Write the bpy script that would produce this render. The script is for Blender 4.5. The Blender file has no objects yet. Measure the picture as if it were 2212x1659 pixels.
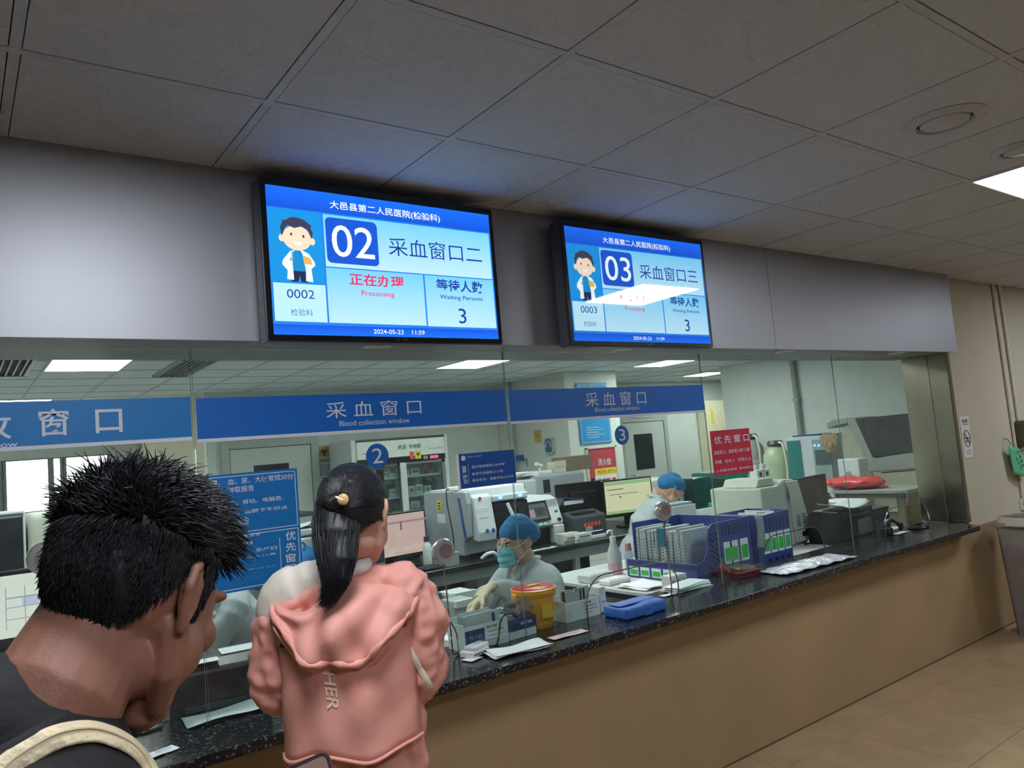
import bpy, bmesh, math, random
from mathutils import Vector, Matrix
from mathutils.bvhtree import BVHTree
random.seed(7)
SC = bpy.context.scene
COL = SC.collection
# ------------------------------------------------------------------ camera
FW, FH, FPX = 2212.0, 1659.0, 1639.7
YAW, PITCH, ROLL, CAMZ = 0.640741, 0.085148, -0.085733, 1.655
def _axes():
    f = Vector((math.sin(YAW)*math.cos(PITCH), math.cos(YAW)*math.cos(PITCH), math.sin(PITCH)))
    r = Vector((math.cos(YAW), -math.sin(YAW), 0)); u = r.cross(f)
    return r*math.cos(ROLL)+u*math.sin(ROLL), -r*math.sin(ROLL)+u*math.cos(ROLL), f
CR, CU, CF = _axes()
CAM = Vector((0, 0, CAMZ))
cd = bpy.data.cameras.new('camera'); cam = bpy.data.objects.new('camera', cd); COL.objects.link(cam)
cd.sensor_width = 36; cd.lens = FPX/FW*36; cd.clip_start = 0.05
cam.matrix_world = Matrix.Translation(CAM) @ Matrix((CR, CU, -CF)).transposed().to_4x4()
SC.camera = cam
# ------------------------------------------------------------------ world, exposure
SC.view_settings.view_transform = 'Standard'; SC.view_settings.look = 'None'
SC.view_settings.exposure = 0.0; SC.view_settings.gamma = 1.0
SC.view_settings.use_curve_mapping = False
SC.cycles.use_denoising = True
SC.cycles.max_bounces = 5; SC.cycles.diffuse_bounces = 3; SC.cycles.glossy_bounces = 3; SC.cycles.transparent_max_bounces = 20
SC.cycles.use_adaptive_sampling = True; SC.cycles.adaptive_threshold = .08; SC.cycles.adaptive_min_samples = 12
SC.cycles.sample_clamp_indirect = 6
w = bpy.data.worlds.new('world'); SC.world = w; w.use_nodes = True
w.node_tree.nodes['Background'].inputs[0].default_value = (0.9, 0.95, 1, 1)
w.node_tree.nodes['Background'].inputs[1].default_value = 0.05
L_LOBBY, L_LAB, L_SCREEN, L_WIN = 28.0, 19.5, 1.1, 4.5      # lamp, screen and window strengths

# ------------------------------------------------------------------ pixel -> place (2212 x 1659 frame)
def ray(px, py): return CF + CR*((px-FW/2)/FPX) - CU*((py-FH/2)/FPX)
def PX(px, py, x): d = ray(px, py); return CAM + d*(x/d.x)
def PY(px, py, y): d = ray(px, py); return CAM + d*(y/d.y)
def PZ(px, py, z): d = ray(px, py); return CAM + d*((z-CAMZ)/d.z)
def PD(px, py, depth): return CAM + ray(px, py)*depth

# ------------------------------------------------------------------ materials
def lin(c):
    out = []
    for v in c[:3]:
        v /= 255.0
        out.append(v/12.92 if v <= .04045 else ((v+.055)/1.055)**2.4)
    return (*out, 1)
MATS = {}
def mat(name, rgb, rough=.5, metal=0, var=.06, scale=14, bump=0.0, bscale=60, trans=0, spec=.5, sheen=0, sss=0):
    if name in MATS: return MATS[name]
    m = bpy.data.materials.new(name); m.use_nodes = True; nt = m.node_tree; N = nt.nodes; L = nt.links
    b = N['Principled BSDF']; b.inputs['Roughness'].default_value = rough; b.inputs['Metallic'].default_value = metal
    b.inputs['Specular IOR Level'].default_value = spec
    if sheen: b.inputs['Sheen Weight'].default_value = sheen
    if sss: b.inputs['Subsurface Weight'].default_value = sss; b.inputs['Subsurface Radius'].default_value = (.01, .004, .002)
    if trans: b.inputs['Transmission Weight'].default_value = trans
    c = lin(rgb); tc = N.new('ShaderNodeTexCoord'); nz = N.new('ShaderNodeTexNoise')
    nz.inputs['Scale'].default_value = scale; nz.inputs['Detail'].default_value = 2
    L.new(tc.outputs['Object'], nz.inputs['Vector'])
    rp = N.new('ShaderNodeValToRGB'); rp.color_ramp.elements[0].position = .3; rp.color_ramp.elements[1].position = .7
    rp.color_ramp.elements[0].color = tuple(v*(1-var) for v in c[:3])+(1,)
    rp.color_ramp.elements[1].color = tuple(min(1, v*(1+var)) for v in c[:3])+(1,)
    L.new(nz.outputs['Fac'], rp.inputs[0]); L.new(rp.outputs[0], b.inputs['Base Color'])
    if bump:
        n2 = N.new('ShaderNodeTexNoise'); n2.inputs['Scale'].default_value = bscale; n2.inputs['Detail'].default_value = 2
        L.new(tc.outputs['Object'], n2.inputs['Vector']); bp = N.new('ShaderNodeBump')
        bp.inputs['Strength'].default_value = bump; bp.inputs['Distance'].default_value = .02
        L.new(n2.outputs['Fac'], bp.inputs['Height']); L.new(bp.outputs[0], b.inputs['Normal'])
    MATS[name] = m; return m
def emit(name, rgb, s):
    if name in MATS: return MATS[name]
    m = bpy.data.materials.new(name); m.use_nodes = True; nt = m.node_tree; b = nt.nodes['Principled BSDF']
    b.inputs['Base Color'].default_value = (.02, .02, .02, 1); b.inputs['Roughness'].default_value = .03; b.inputs['IOR'].default_value = 2.0
    b.inputs['Emission Color'].default_value = lin(rgb); b.inputs['Emission Strength'].default_value = s
    if s < 10 and not name.endswith(('panel', 'id', 'frosted_daylight')): m.cycles.emission_sampling = 'NONE'   # small emitters light the room by bounces only
    MATS[name] = m; return m
def emit_grad(name, top, bot, s):
    """screen picture: a printed vertical gradient between two colours (generated z)"""
    if name in MATS: return MATS[name]
    m = emit(name, top, s); nt = m.node_tree; N = nt.nodes; L = nt.links
    tc = N.new('ShaderNodeTexCoord'); sx = N.new('ShaderNodeSeparateXYZ'); rp = N.new('ShaderNodeValToRGB')
    rp.color_ramp.elements[0].color = lin(bot); rp.color_ramp.elements[1].color = lin(top)
    L.new(tc.outputs['Generated'], sx.inputs[0]); L.new(sx.outputs['Z'], rp.inputs[0])
    L.new(rp.outputs[0], N['Principled BSDF'].inputs['Emission Color']); return m
def glass(name, tint=(.90, .96, .94), haze=.018, ior=1.5, hz=(.6, .65, .65)):
    if name in MATS: return MATS[name]
    m = bpy.data.materials.new(name); m.use_nodes = True; nt = m.node_tree; N = nt.nodes; L = nt.links
    N.remove(N['Principled BSDF']); out = N['Material Output']
    tr = N.new('ShaderNodeBsdfTransparent'); tr.inputs[0].default_value = (*tint, 1)
    gl = N.new('ShaderNodeBsdfGlossy'); gl.inputs['Roughness'].default_value = 0.0
    df = N.new('ShaderNodeBsdfDiffuse'); df.inputs[0].default_value = (*hz, 1)
    lw = N.new('ShaderNodeLayerWeight'); pw = N.new('ShaderNodeMath'); pw.operation = 'POWER'; pw.inputs[1].default_value = 5
    L.new(lw.outputs['Facing'], pw.inputs[0]); fr = N.new('ShaderNodeMapRange'); fr.inputs[3].default_value = .04; fr.inputs[4].default_value = .9
    L.new(pw.outputs[0], fr.inputs[0])                       # Schlick reflectance, same from both sides
    m1 = N.new('ShaderNodeMixShader'); m2 = N.new('ShaderNodeMixShader')
    # dusty patches on the pane
    tc = N.new('ShaderNodeTexCoord'); nz = N.new('ShaderNodeTexNoise'); nz.inputs['Scale'].default_value = 9; nz.inputs['Detail'].default_value = 2
    mp = N.new('ShaderNodeMapRange'); mp.inputs[1].default_value = .42; mp.inputs[2].default_value = .8
    mp.inputs[3].default_value = haze*.5; mp.inputs[4].default_value = haze*2.2
    L.new(tc.outputs['Object'], nz.inputs['Vector']); L.new(nz.outputs['Fac'], mp.inputs[0])
    L.new(mp.outputs[0], m1.inputs[0]); L.new(tr.outputs[0], m1.inputs[1]); L.new(df.outputs[0], m1.inputs[2])
    L.new(fr.outputs[0], m2.inputs[0]); L.new(m1.outputs[0], m2.inputs[1]); L.new(gl.outputs[0], m2.inputs[2])
    L.new(m2.outputs[0], out.inputs[0]); MATS[name] = m; return m
def granite(name):
    m = bpy.data.materials.new(name); m.use_nodes = True; nt = m.node_tree; N = nt.nodes; L = nt.links
    b = N['Principled BSDF']; b.inputs['Roughness'].default_value = .16
    tc = N.new('ShaderNodeTexCoord'); vo = N.new('ShaderNodeTexVoronoi'); vo.inputs['Scale'].default_value = 150
    L.new(tc.outputs['Object'], vo.inputs['Vector']); rp = N.new('ShaderNodeValToRGB')
    sp = N.new('ShaderNodeSeparateColor'); L.new(vo.outputs['Color'], sp.inputs[0]); L.new(sp.outputs[0], rp.inputs[0])
    e = rp.color_ramp.elements; e[0].position = .55; e[0].color = lin((26, 26, 29)); e[1].position = .97; e[1].color = lin((104, 103, 104))
    e.new(.85).color = lin((42, 42, 46))
    L.new(rp.outputs[0], b.inputs['Base Color']); MATS[name] = m; return m

# ------------------------------------------------------------------ mesh building
def link(name, me, material=None, parent=None):
    if material is not None: me.materials.append(material)
    o = bpy.data.objects.new(name, me); COL.objects.link(o)
    if parent is not None: o.parent = parent
    return o
def from_bm(name, bm, material, parent=None, smooth=False, loc=None):
    bmesh.ops.recalc_face_normals(bm, faces=bm.faces)
    me = bpy.data.meshes.new(name); bm.to_mesh(me); bm.free()
    if smooth:
        for p in me.polygons: p.use_smooth = True
    o = link(name, me, material, parent)
    if loc is not None: o.location = loc
    return o
def add_box(bm, x0, x1, y0, y1, z0, z1, bev=0, seg=1):
    r = bmesh.ops.create_cube(bm, size=1)
    vs = r['verts']
    for v in vs: v.co = Vector(((x0+x1)/2+v.co.x*(x1-x0), (y0+y1)/2+v.co.y*(y1-y0), (z0+z1)/2+v.co.z*(z1-z0)))
    if bev:
        es = list({e for v in vs for e in v.link_edges})
        bmesh.ops.bevel(bm, geom=es, offset=bev, segments=seg, affect='EDGES', profile=.5)
def box(name, material, x0, x1, y0, y1, z0, z1, parent=None, bev=.002, seg=1):
    bm = bmesh.new(); add_box(bm, x0, x1, y0, y1, z0, z1, min(bev, .45*min(abs(x1-x0), abs(y1-y0), abs(z1-z0))), seg)
    return from_bm(name, bm, material, parent)
def add_prism(bm, pts, axis, a, b):
    """pts: 2D outline; axis 'x','y','z' = extrusion axis from a to b"""
    def mk(p, h):
        if axis == 'y': return (p[0], h, p[1])
        if axis == 'x': return (h, p[0], p[1])
        return (p[0], p[1], h)
    v0 = [bm.verts.new(mk(p, a)) for p in pts]; v1 = [bm.verts.new(mk(p, b)) for p in pts]
    n = len(pts); bm.faces.new(v0); bm.faces.new(v1[::-1])
    for i in range(n): bm.faces.new((v0[i], v0[(i+1) % n], v1[(i+1) % n], v1[i]))
def prism(name, material, pts, axis, a, b, parent=None, bev=0, seg=2):
    bm = bmesh.new(); add_prism(bm, pts, axis, a, b)
    if bev:
        bmesh.ops.recalc_face_normals(bm, faces=bm.faces)
        es = [e for e in bm.edges if len(e.link_faces) == 2 and e.calc_face_angle(0) > .5]
        bmesh.ops.bevel(bm, geom=es, offset=bev, segments=seg, affect='EDGES', profile=.5)
    return from_bm(name, bm, material, parent)
def add_lathe(bm, prof, n=24, cx=0, cy=0, axis='z', off=(0, 0, 0)):
    rings = []
    for r, h in prof:
        ring = []
        for i in range(n):
            a = 2*math.pi*i/n; p = (cx+r*math.cos(a), cy+r*math.sin(a), h)
            if axis == 'y': p = (p[0], p[2], p[1])
            if axis == 'x': p = (p[2], p[0], p[1])
            ring.append(bm.verts.new((p[0]+off[0], p[1]+off[1], p[2]+off[2])))
        rings.append(ring)
    for a, b in zip(rings, rings[1:]):
        for i in range(n): bm.faces.new((a[i], a[(i+1) % n], b[(i+1) % n], b[i]))
    if len(prof) > 3 and prof[0][0] > .002 and abs(prof[0][0]-prof[-1][0]) < 1e-6:      # closed ring profile
        a, b = rings[-1], rings[0]
        for i in range(n): bm.faces.new((a[i], a[(i+1) % n], b[(i+1) % n], b[i]))
    else: bm.faces.new(rings[0][::-1]); bm.faces.new(rings[-1])
def lathe(name, material, prof, n=24, parent=None, axis='z', off=(0, 0, 0), smooth=True):
    bm = bmesh.new(); add_lathe(bm, prof, n, 0, 0, axis, off)
    o = from_bm(name, bm, material, parent)
    if smooth: shade(o)
    return o
def shade(o, ang=.7):
    me = o.data
    for p in me.polygons: p.use_smooth = True
    bm = bmesh.new(); bm.from_mesh(me)
    for e in bm.edges: e.smooth = not (len(e.link_faces) == 2 and e.calc_face_angle(0) > ang)
    bm.to_mesh(me); bm.free()
def frames(pts, up):
    out = []
    for i, p in enumerate(pts):
        t = (pts[min(i+1, len(pts)-1)]-pts[max(i-1, 0)])
        t = t.normalized() if t.length > 1e-9 else Vector((0, 0, 1))
        s = up.cross(t)
        if s.length < 1e-4: s = Vector((1, 0, .01)).cross(t)
        s.normalize(); out.append((s, t.cross(s).normalized(), t))
    return out
def add_tube(bm, pts, rad, n=8, up=(0, 0, 1), cap=False):
    pts = [Vector(p) for p in pts]; up = Vector(up)
    rad = [rad]*len(pts) if isinstance(rad, (int, float)) else list(rad)
    rad = [(r, r) if isinstance(r, (int, float)) else r for r in rad]
    fr = frames(pts, up)
    if cap:   # rounded ends
        def ext(p, t, r, sgn):
            h = min(r); return [(p+t*sgn*h*.55, (r[0]*.83, r[1]*.83)), (p+t*sgn*h*.95, (r[0]*.35, r[1]*.35))]
        a = ext(pts[0], fr[0][2], rad[0], -1); b = ext(pts[-1], fr[-1][2], rad[-1], 1)
        pts = [a[1][0], a[0][0]]+pts+[b[0][0], b[1][0]]; rad = [a[1][1], a[0][1]]+rad+[b[0][1], b[1][1]]
        fr = [fr[0], fr[0]]+fr+[fr[-1], fr[-1]]
    rings = []
    for p, r, (s, q, t) in zip(pts, rad, fr):
        rings.append([bm.verts.new(p+s*r[0]*math.cos(2*math.pi*i/n)+q*r[1]*math.sin(2*math.pi*i/n)) for i in range(n)])
    for a, b in zip(rings, rings[1:]):
        for i in range(n): bm.faces.new((a[i], a[(i+1) % n], b[(i+1) % n], b[i]))
    bm.faces.new(rings[0][::-1]); bm.faces.new(rings[-1])
def tube(name, material, pts, rad, n=8, parent=None, up=(0, 0, 1)):
    bm = bmesh.new(); add_tube(bm, pts, rad, n, up)
    o = from_bm(name, bm, material, parent); shade(o, 1.0); return o
def smooth_path(pts, k=5):
    pts = [Vector(p) for p in pts]; out = []
    P = [pts[0]]+pts+[pts[-1]]
    for i in range(1, len(P)-2):
        for j in range(k):
            t = j/k; a, b, c, d = P[i-1], P[i], P[i+1], P[i+2]
            out.append(.5*((2*b)+(c-a)*t+(2*a-5*b+4*c-d)*t*t+(3*b-3*c+d-a)*t**3))
    out.append(pts[-1]); return out
def rrect(x0, x1, z0, z1, r, k=4):
    pts = []
    for cx, cz, a0 in ((x1-r, z1-r, 0), (x0+r, z1-r, 90), (x0+r, z0+r, 180), (x1-r, z0+r, 270)):
        for i in range(k+1):
            a = math.radians(a0+90*i/k); pts.append((cx+r*math.cos(a), cz+r*math.sin(a)))
    return pts
def sheet(name, material, nx, ny, fn, parent=None, thick=.0012, smooth=True):
    """thin curved sheet: fn(u,v)->point, u,v in 0..1"""
    bm = bmesh.new(); V = [[bm.verts.new(fn(i/nx, j/ny)) for i in range(nx+1)] for j in range(ny+1)]
    for j in range(ny):
        for i in range(nx): bm.faces.new((V[j][i], V[j][i+1], V[j+1][i+1], V[j+1][i]))
    o = from_bm(name, bm, material, parent, smooth)
    md = o.modifiers.new('solid', 'SOLIDIFY'); md.thickness = thick; md.offset = 0
    return o

# ------------------------------------------------------------------ things, tags
def tag(o, label, cat, group=None):
    o['label'] = label; o['category'] = cat
    if group: o['group'] = group
    return o
def thing(name, label, cat, loc=(0, 0, 0), rz=0, group=None):
    o = bpy.data.objects.new(name, None); COL.objects.link(o); o.empty_display_size = .05
    o.location = loc; o.rotation_euler = (0, 0, rz); return tag(o, label, cat, group)
def struct(o): o['kind'] = 'structure'; return o
def copy_tree(o, parent=None):
    c = o.copy(); COL.objects.link(c)
    if parent is not None: c.parent = parent
    for ch in list(o.children): copy_tree(ch, c)
    return c

# ------------------------------------------------------------------ lettering
def text_mesh(s, bold=0):
    cu = bpy.data.curves.new('letters', 'FONT'); cu.body = s; cu.resolution_u = 4; cu.offset = bold; cu.space_line = 1.15
    o = bpy.data.objects.new('letters', cu); COL.objects.link(o)
    me = bpy.data.meshes.new_from_object(o.evaluated_get(bpy.context.evaluated_depsgraph_get()))
    bpy.data.objects.remove(o); bpy.data.curves.remove(cu); me.materials.clear(); return me
def text(parent, s, material, x0, x1, z0, z1, y, bold=0, name='lettering'):
    """letters fitted into a rectangle on a plane facing -y of the parent"""
    me = text_mesh(s, bold); xs = [v.co.x for v in me.vertices]; ys = [v.co.y for v in me.vertices]
    ax, bx, ay, by = min(xs), max(xs), min(ys), max(ys)
    for v in me.vertices:
        v.co = Vector((x0+(v.co.x-ax)/max(bx-ax, 1e-6)*(x1-x0), y, z0+(v.co.y-ay)/max(by-ay, 1e-6)*(z1-z0)))
    return link(name, me, material, parent)
def poly(parent, name, material, pts, y):
    me = bpy.data.meshes.new(name); me.from_pydata([(p[0], y, p[1]) for p in pts], [], [list(range(len(pts)))])
    return link(name, me, material, parent)
def ell(cx, cz, rx, rz, n=28, a0=0, a1=360):
    return [(cx+rx*math.cos(math.radians(a0+(a1-a0)*i/n)), cz+rz*math.sin(math.radians(a0+(a1-a0)*i/n))) for i in range(n+(0 if a1-a0 == 360 else 1))]

# palette
M_CEIL = mat('ceiling_tile', (198, 202, 212), .85, var=.03, scale=40, bump=.12, bscale=220)
M_TEE = mat('ceiling_tee', (192, 195, 204), .6)
M_DARKGAP = mat('ceiling_gap', (70, 68, 68), .9)
M_FASCIA = mat('satin_aluminium_panel', (168, 169, 174), .47, metal=.7, var=.02, scale=3)
M_SOFFIT = mat('soffit_grey', (140, 142, 148), .45, metal=.3, var=.03)
M_CREAM = mat('cream_wall_paint', (198, 191, 168), .75, var=.04, scale=2)
M_TAN = mat('tan_wall_panel', (172, 146, 108), .45, var=.08, scale=1.6)
M_FLOOR = mat('beige_floor_tile', (168, 142, 108), .32, var=.12, scale=5)
M_GROUT = mat('floor_grout', (98, 80, 60), .8)
M_STEEL = mat('brushed_steel', (178, 168, 152), .22, metal=1, var=.05, scale=6)
M_CHROME = mat('chrome', (215, 215, 218), .12, metal=1, var=.02)
M_LABWALL = mat('lab_wall', (214, 220, 216), .7, var=.03, scale=2)
M_WHITE = mat('white_plastic', (225, 228, 226), .42, var=.02)
M_PAPER = mat('white_paper', (228, 232, 235), .8, var=.03)
M_BLACK = mat('black_plastic', (15, 15, 17), .42, var=.1)
M_DARK = mat('dark_grey_plastic', (58, 60, 64), .45, var=.06)
M_GREY = mat('grey_plastic', (150, 156, 160), .45, var=.04)
M_PANE = glass('clear_pane')
M_GLASSEDGE = mat('glass_edge', (118, 136, 130), .2, var=.02)
M_SIGNBLUE = mat('sign_blue', (20, 98, 176), .45, var=.03)
M_BANDBLUE = mat('band_blue', (6, 100, 190), .45, var=.03)
M_BANDTEAL = mat('band_blue_teal', (4, 118, 188), .45, var=.03)
M_LETTER = mat('letter_white', (214, 218, 228), .6, var=.02)
M_INK = mat('ink', (45, 48, 55), .7, var=.05)
M_INKGREY = mat('ink_grey', (120, 125, 130), .7, var=.05)
M_GRANITE = granite('black_granite')
M_LAMP = emit('lamp_diffuser', (238, 245, 255), L_LOBBY)
M_LAMPLAB = emit('lab_lamp_diffuser', (248, 253, 250), L_LAB)
# ================================================================== LOBBY SHELL
CEIL, SOF, CT = 2.685, 2.095, 0.83          # ceiling, soffit, counter-top heights
XL, XR, YB = -3.0, 9.4, -4.0                # lobby extents
floor = struct(box('floor', M_GROUT, XL, XR, YB, 2.7, -.06, -.004, bev=0))
tm = None
for i in range(21):
    for j in range(11):
        x0 = 4.42-.6*13+.6*i; y1 = 2.385-.6*j
        if x0 < XL-.3 or x0 > XR-.3: continue
        if tm is None:
            t = box('floor_tile', M_FLOOR, .0015, .5985, -.5985, -.0015, -.006, 0, bev=.001); tm = t.data; bpy.data.objects.remove(t)
        o = link('floor_tile', tm, None, floor); o.location = (x0, y1, 0)
for i in range(21):                          # cut strip against the wall
    x0 = 4.42-.6*13+.6*i
    if x0 < XL-.3 or x0 > XR-.3: continue
    box('floor_tile', M_FLOOR, x0+.0015, x0+.5985, 2.3865, 2.603, -.006, 0, floor, bev=.001)

ceiling = struct(box('ceiling', M_DARKGAP, XL, XR, YB, 2.62, CEIL+.006, CEIL+.05, bev=0))
GX, GY = .138, 2.02                          # tile grid origin
panel_cells = [(0, 1), (6, 1), (12, 1), (0, 4), (12, 4)]  # back-row cells are invented, unseen lamps that help light the lobby
tile = box('ceiling_tile', M_CEIL, .0145, .5855, -.5855, -.0145, CEIL-.001, CEIL+.006, bev=.001); tmesh = tile.data; bpy.data.objects.remove(tile)
for i in range(-5, 15):
    for j in range(0, 9):
        if (i, j-0) in [(a, b) for a, b in panel_cells]: continue
        o = link('ceiling_tile', tmesh, None, ceiling); o.location = (GX+.6*i, GY-.6*j, 0)
for i in range(-5, 15):
    box('ceiling_tile', M_CEIL, GX+.6*i+.0145, GX+.6*i+.5855, GY+.0145, 2.618, CEIL-.001, CEIL+.006, ceiling, bev=.001)
bm = bmesh.new()
for i in range(-5, 16): add_box(bm, GX+.6*i-.012, GX+.6*i+.012, YB, 2.62, CEIL-.0022, CEIL+.006)
for j in range(0, 10): add_box(bm, XL, XR, GY-.6*j-.012, GY-.6*j+.012, CEIL-.002, CEIL+.006)
from_bm('ceiling_grid', bm, M_TEE, ceiling)

def light_panel(label, x0, y1, material, z=CEIL, size=.6, group=None, w=None):
    t = thing('ceiling_light_panel', label, 'ceiling light', (x0, y1, z), 0, group)
    w = w or size
    bm = bmesh.new()
    for a in ((0, w, -size, -size+.012), (0, w, -.012, 0), (0, .012, -size+.012, -.012), (w-.012, w, -size+.012, -.012)):
        add_box(bm, *a, -.008, .006)
    from_bm('frame', bm, M_WHITE, t)
    box('diffuser', material, .012, w-.012, -size+.012, -.012, -.006, -.003, t, bev=0)
    return t
light_panel('bright square ceiling light panel over the lobby, at the right edge of the photo', GX+3.6, GY-.6, M_LAMP)
for k, (i, j) in enumerate(panel_cells):
    if (i, j) == (6, 1): continue
    light_panel('unseen square lobby ceiling light panel outside the photo frame', GX+.6*i, GY-.6*j, M_LAMP, group='lobby panels out of frame')

def round_vent(label, x, y, r=.135):
    t = thing('round_ceiling_vent', label, 'ceiling vent', (x, y, CEIL))
    lathe('flange', M_TEE, [(r*.66, -.004), (r*.70, -.014), (r*.8, -.016), (r, -.004), (r, 0), (r*.66, 0)], 40, t)
    lathe('throat', M_DARKGAP, [(r*.67, -.003), (r*.67, -.001), (.01, -.001), (.01, -.003)], 32, t)
    lathe('cone', M_TEE, [(.001, -.024), (r*.35, -.022), (r*.58, -.012), (r*.60, -.004), (.001, -.004)], 36, t)
v1 = PZ(2040, 259, CEIL); round_vent('large round white ceiling vent left of the bright light panel', v1.x, v1.y)
v2 = PZ(2196, 318, CEIL); round_vent('round white ceiling vent right beside the bright light panel', v2.x+.03, v2.y, .10)

# walls
M_FARWALL = mat('lobby_far_wall', (140, 136, 128), .8, var=.04, scale=2)
struct(box('wall_back', M_FARWALL, XL-.1, XR+.1, YB-.1, YB, 0, CEIL, bev=0))
struct(box('wall_left', M_FARWALL, XL-.1, XL, YB, 2.6, 0, CEIL, bev=0))
struct(box('wall_right', M_FARWALL, XR, XR+.1, YB, 2.6, 0, CEIL, bev=0))
wf = struct(box('wall_front', M_CREAM, 6.055, XR+.1, 2.62, 2.93, .775, CEIL+.02, bev=.003))
wl = struct(box('wall_counter', M_TAN, XL, XR, 2.606, 2.80, 0, .79, bev=.002))
struct(box('baseboard_front', M_GROUT, XL, XR, 2.6005, 2.606, 0, .006, bev=0))
# fascia above the glass
bulk = struct(box('wall_fascia', M_SOFFIT, XL, 6.05, 2.556, 3.02, SOF, CEIL+.03, bev=.002))
for a, b in ((XL, -1.072), (-1.069, 1.363), (1.366, 3.791), (3.794, 6.075)):
    box('fascia_panel', M_FASCIA, a, b, 2.545, 2.5575, SOF-.004, CEIL, bulk, bev=.0015)
for k, x in enumerate((-.05, 1.336, 2.66, 4.01, 5.35)):
    t = thing('downlight', ['unlit round downlight in the soffit left of the first screen', 'unlit round downlight in the soffit under the left screen', 'unlit round downlight in the soffit under the right screen',
              'unlit round downlight in the soffit right of the right screen', 'unlit round downlight in the soffit nearest the steel jamb'][k], 'downlight', (x, 2.637, SOF), 0, 'soffit downlights')
    lathe('trim_ring', M_WHITE, [(.038, -.002), (.04, -.006), (.055, -.004), (.056, 0), (.038, 0)], 32, t)
    lathe('lens', mat('downlight_lens', (205, 198, 205), .3), [(.001, -.004), (.036, -.0035), (.037, 0), (.001, 0)], 28, t)
# steel jamb lining at the right end of the glass
jb = struct(box('trim_1', M_STEEL, 6.0, 6.055, 2.60, 2.935, CT, SOF, bev=.004))
# granite counter
pts = [(XL, 2.47), (5.84, 2.47), (5.88, 2.474), (5.905, 2.49), (5.92, 2.52), (5.93, 2.604), (5.998, 2.604), (5.998, 2.93), (XL, 2.93)]
ct = prism('countertop', M_GRANITE, pts, 'z', CT-.036, CT, bev=.005); tag(ct, 'long black speckled granite countertop under the glass partition', 'countertop')

# ---------------------------------------------------------------- glass partition
def pane(n, a, b, h0, h1, top=1.025, r=.13):
    zb = CT+.002; pts = [(a, zb), (h0, zb), (h0, top-r)]
    for i in range(1, 8):
        t = math.radians(180-90*i/8); pts.append((h0+r+r*math.cos(t), top-r+r*math.sin(t)))
    pts += [(h0+r, top), (h1-r, top)]
    for i in range(1, 8):
        t = math.radians(90-90*i/8); pts.append((h1-r+r*math.cos(t), top-r+r*math.sin(t)))
    pts += [(h1, top-r), (h1, zb), (b, zb), (b, SOF-.001), (a, SOF-.001)]
    o = struct(prism('window_%d' % n, M_PANE, pts, 'y', 2.736, 2.744))
    bm = bmesh.new()                                    # polished edge strips of the pane
    add_box(bm, b-.0018, b-.0004, 2.739, 2.7415, zb, SOF-.001)
    add_box(bm, a+.0004, a+.0018, 2.739, 2.7415, zb, SOF-.001)
    from_bm('pane_edge', bm, M_GLASSEDGE, o)
    e = [(h0, 2.74, zb)]+[(p[0], 2.74, p[1]) for p in pts[2:-3]]
    bm = bmesh.new(); add_tube(bm, e, .0036, 6, (0, 1, 0)); from_bm('hatch_edge', bm, M_CHROME if n != 4 else M_DARK, o)
    return o
pane(1, -.66, .669, -.31, .32); pane(2, .673, 2.001, 1.03, 1.655); pane(3, 2.005, 3.348, 2.365, 2.995)
pane(4, 3.352, 4.677, 3.73, 4.345); pane(5, 4.681, 5.998, 5.09, 5.715); pane(6, -2.0, -.668, -1.65, -1.02)
YG = 2.7325                                             # lobby face of the glass
def band(label, mt, a, b, z0, z1, items):
    t = thing('window_band_sign', label, 'sign', (a, YG, z0))
    box('band', mt, 0, b-a, -.0014, 0, .012, z1-z0, t, bev=0)
    box('pale_edge', M_LETTER, 0, b-a, -.0014, 0, 0, .0115, t, bev=0)
    for s, q0, q1, bd in items:                         # px corners: lower-left, upper-right
        p, q = PY(*q0, YG), PY(*q1, YG)
        text(t, s, M_LETTER, p.x-a, q.x-a, p.z-z0, q.z-z0, -.0022, bd)
    return t
band('blue band reading 收窗口 on the leftmost glass pane', M_BANDTEAL, -.66, .662, 1.778, 1.926,
     [('窗', (84, 943), (148, 882), .012), ('口', (207, 936), (263, 883), .012), ('收', (-58, 952), (24, 890), .012), ('window', (-60, 970), (38, 953), .01)])
band('blue 采血窗口 band on the pane with the numeral two, under the left screen', M_BANDBLUE, .68, 1.994, 1.768, 1.921,
     [('采 血 窗 口', (705, 904), (908, 862), .0), ('Blood collection window', (733, 921), (884, 902), 0)])
band('blue 采血窗口 band on the pane with the numeral three, under the right screen', M_BANDBLUE, 2.012, 3.342, 1.766, 1.918,
     [('采 血 窗 口', (1266, 879), (1393, 844), .0), ('Blood collection window', (1285, 890), (1380, 876), 0)])
def disc_sign(n, cx, cy, wpx, hpx, label):
    c = PY(cx, cy, YG); rx = abs(PY(cx+wpx/2, cy, YG).x-PY(cx-wpx/2, cy, YG).x)/2
    t = thing('number_disc', label, 'sign', c)
    lathe('disc', M_SIGNBLUE, [(.001, 0), (rx, 0), (rx, -.0016), (.001, -.0016)], 40, t, axis='y', smooth=False)
    text(t, n, M_LETTER, -rx*.45, rx*.45, -rx*.58, rx*.62, -.003, .0)
disc_sign('2', 815, 985, 49, 55, 'round blue disc with a white numeral two before the fridge')
disc_sign('3', 1343, 940, 30, 45, 'round blue disc with a white numeral three beside the flow chart poster')

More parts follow.
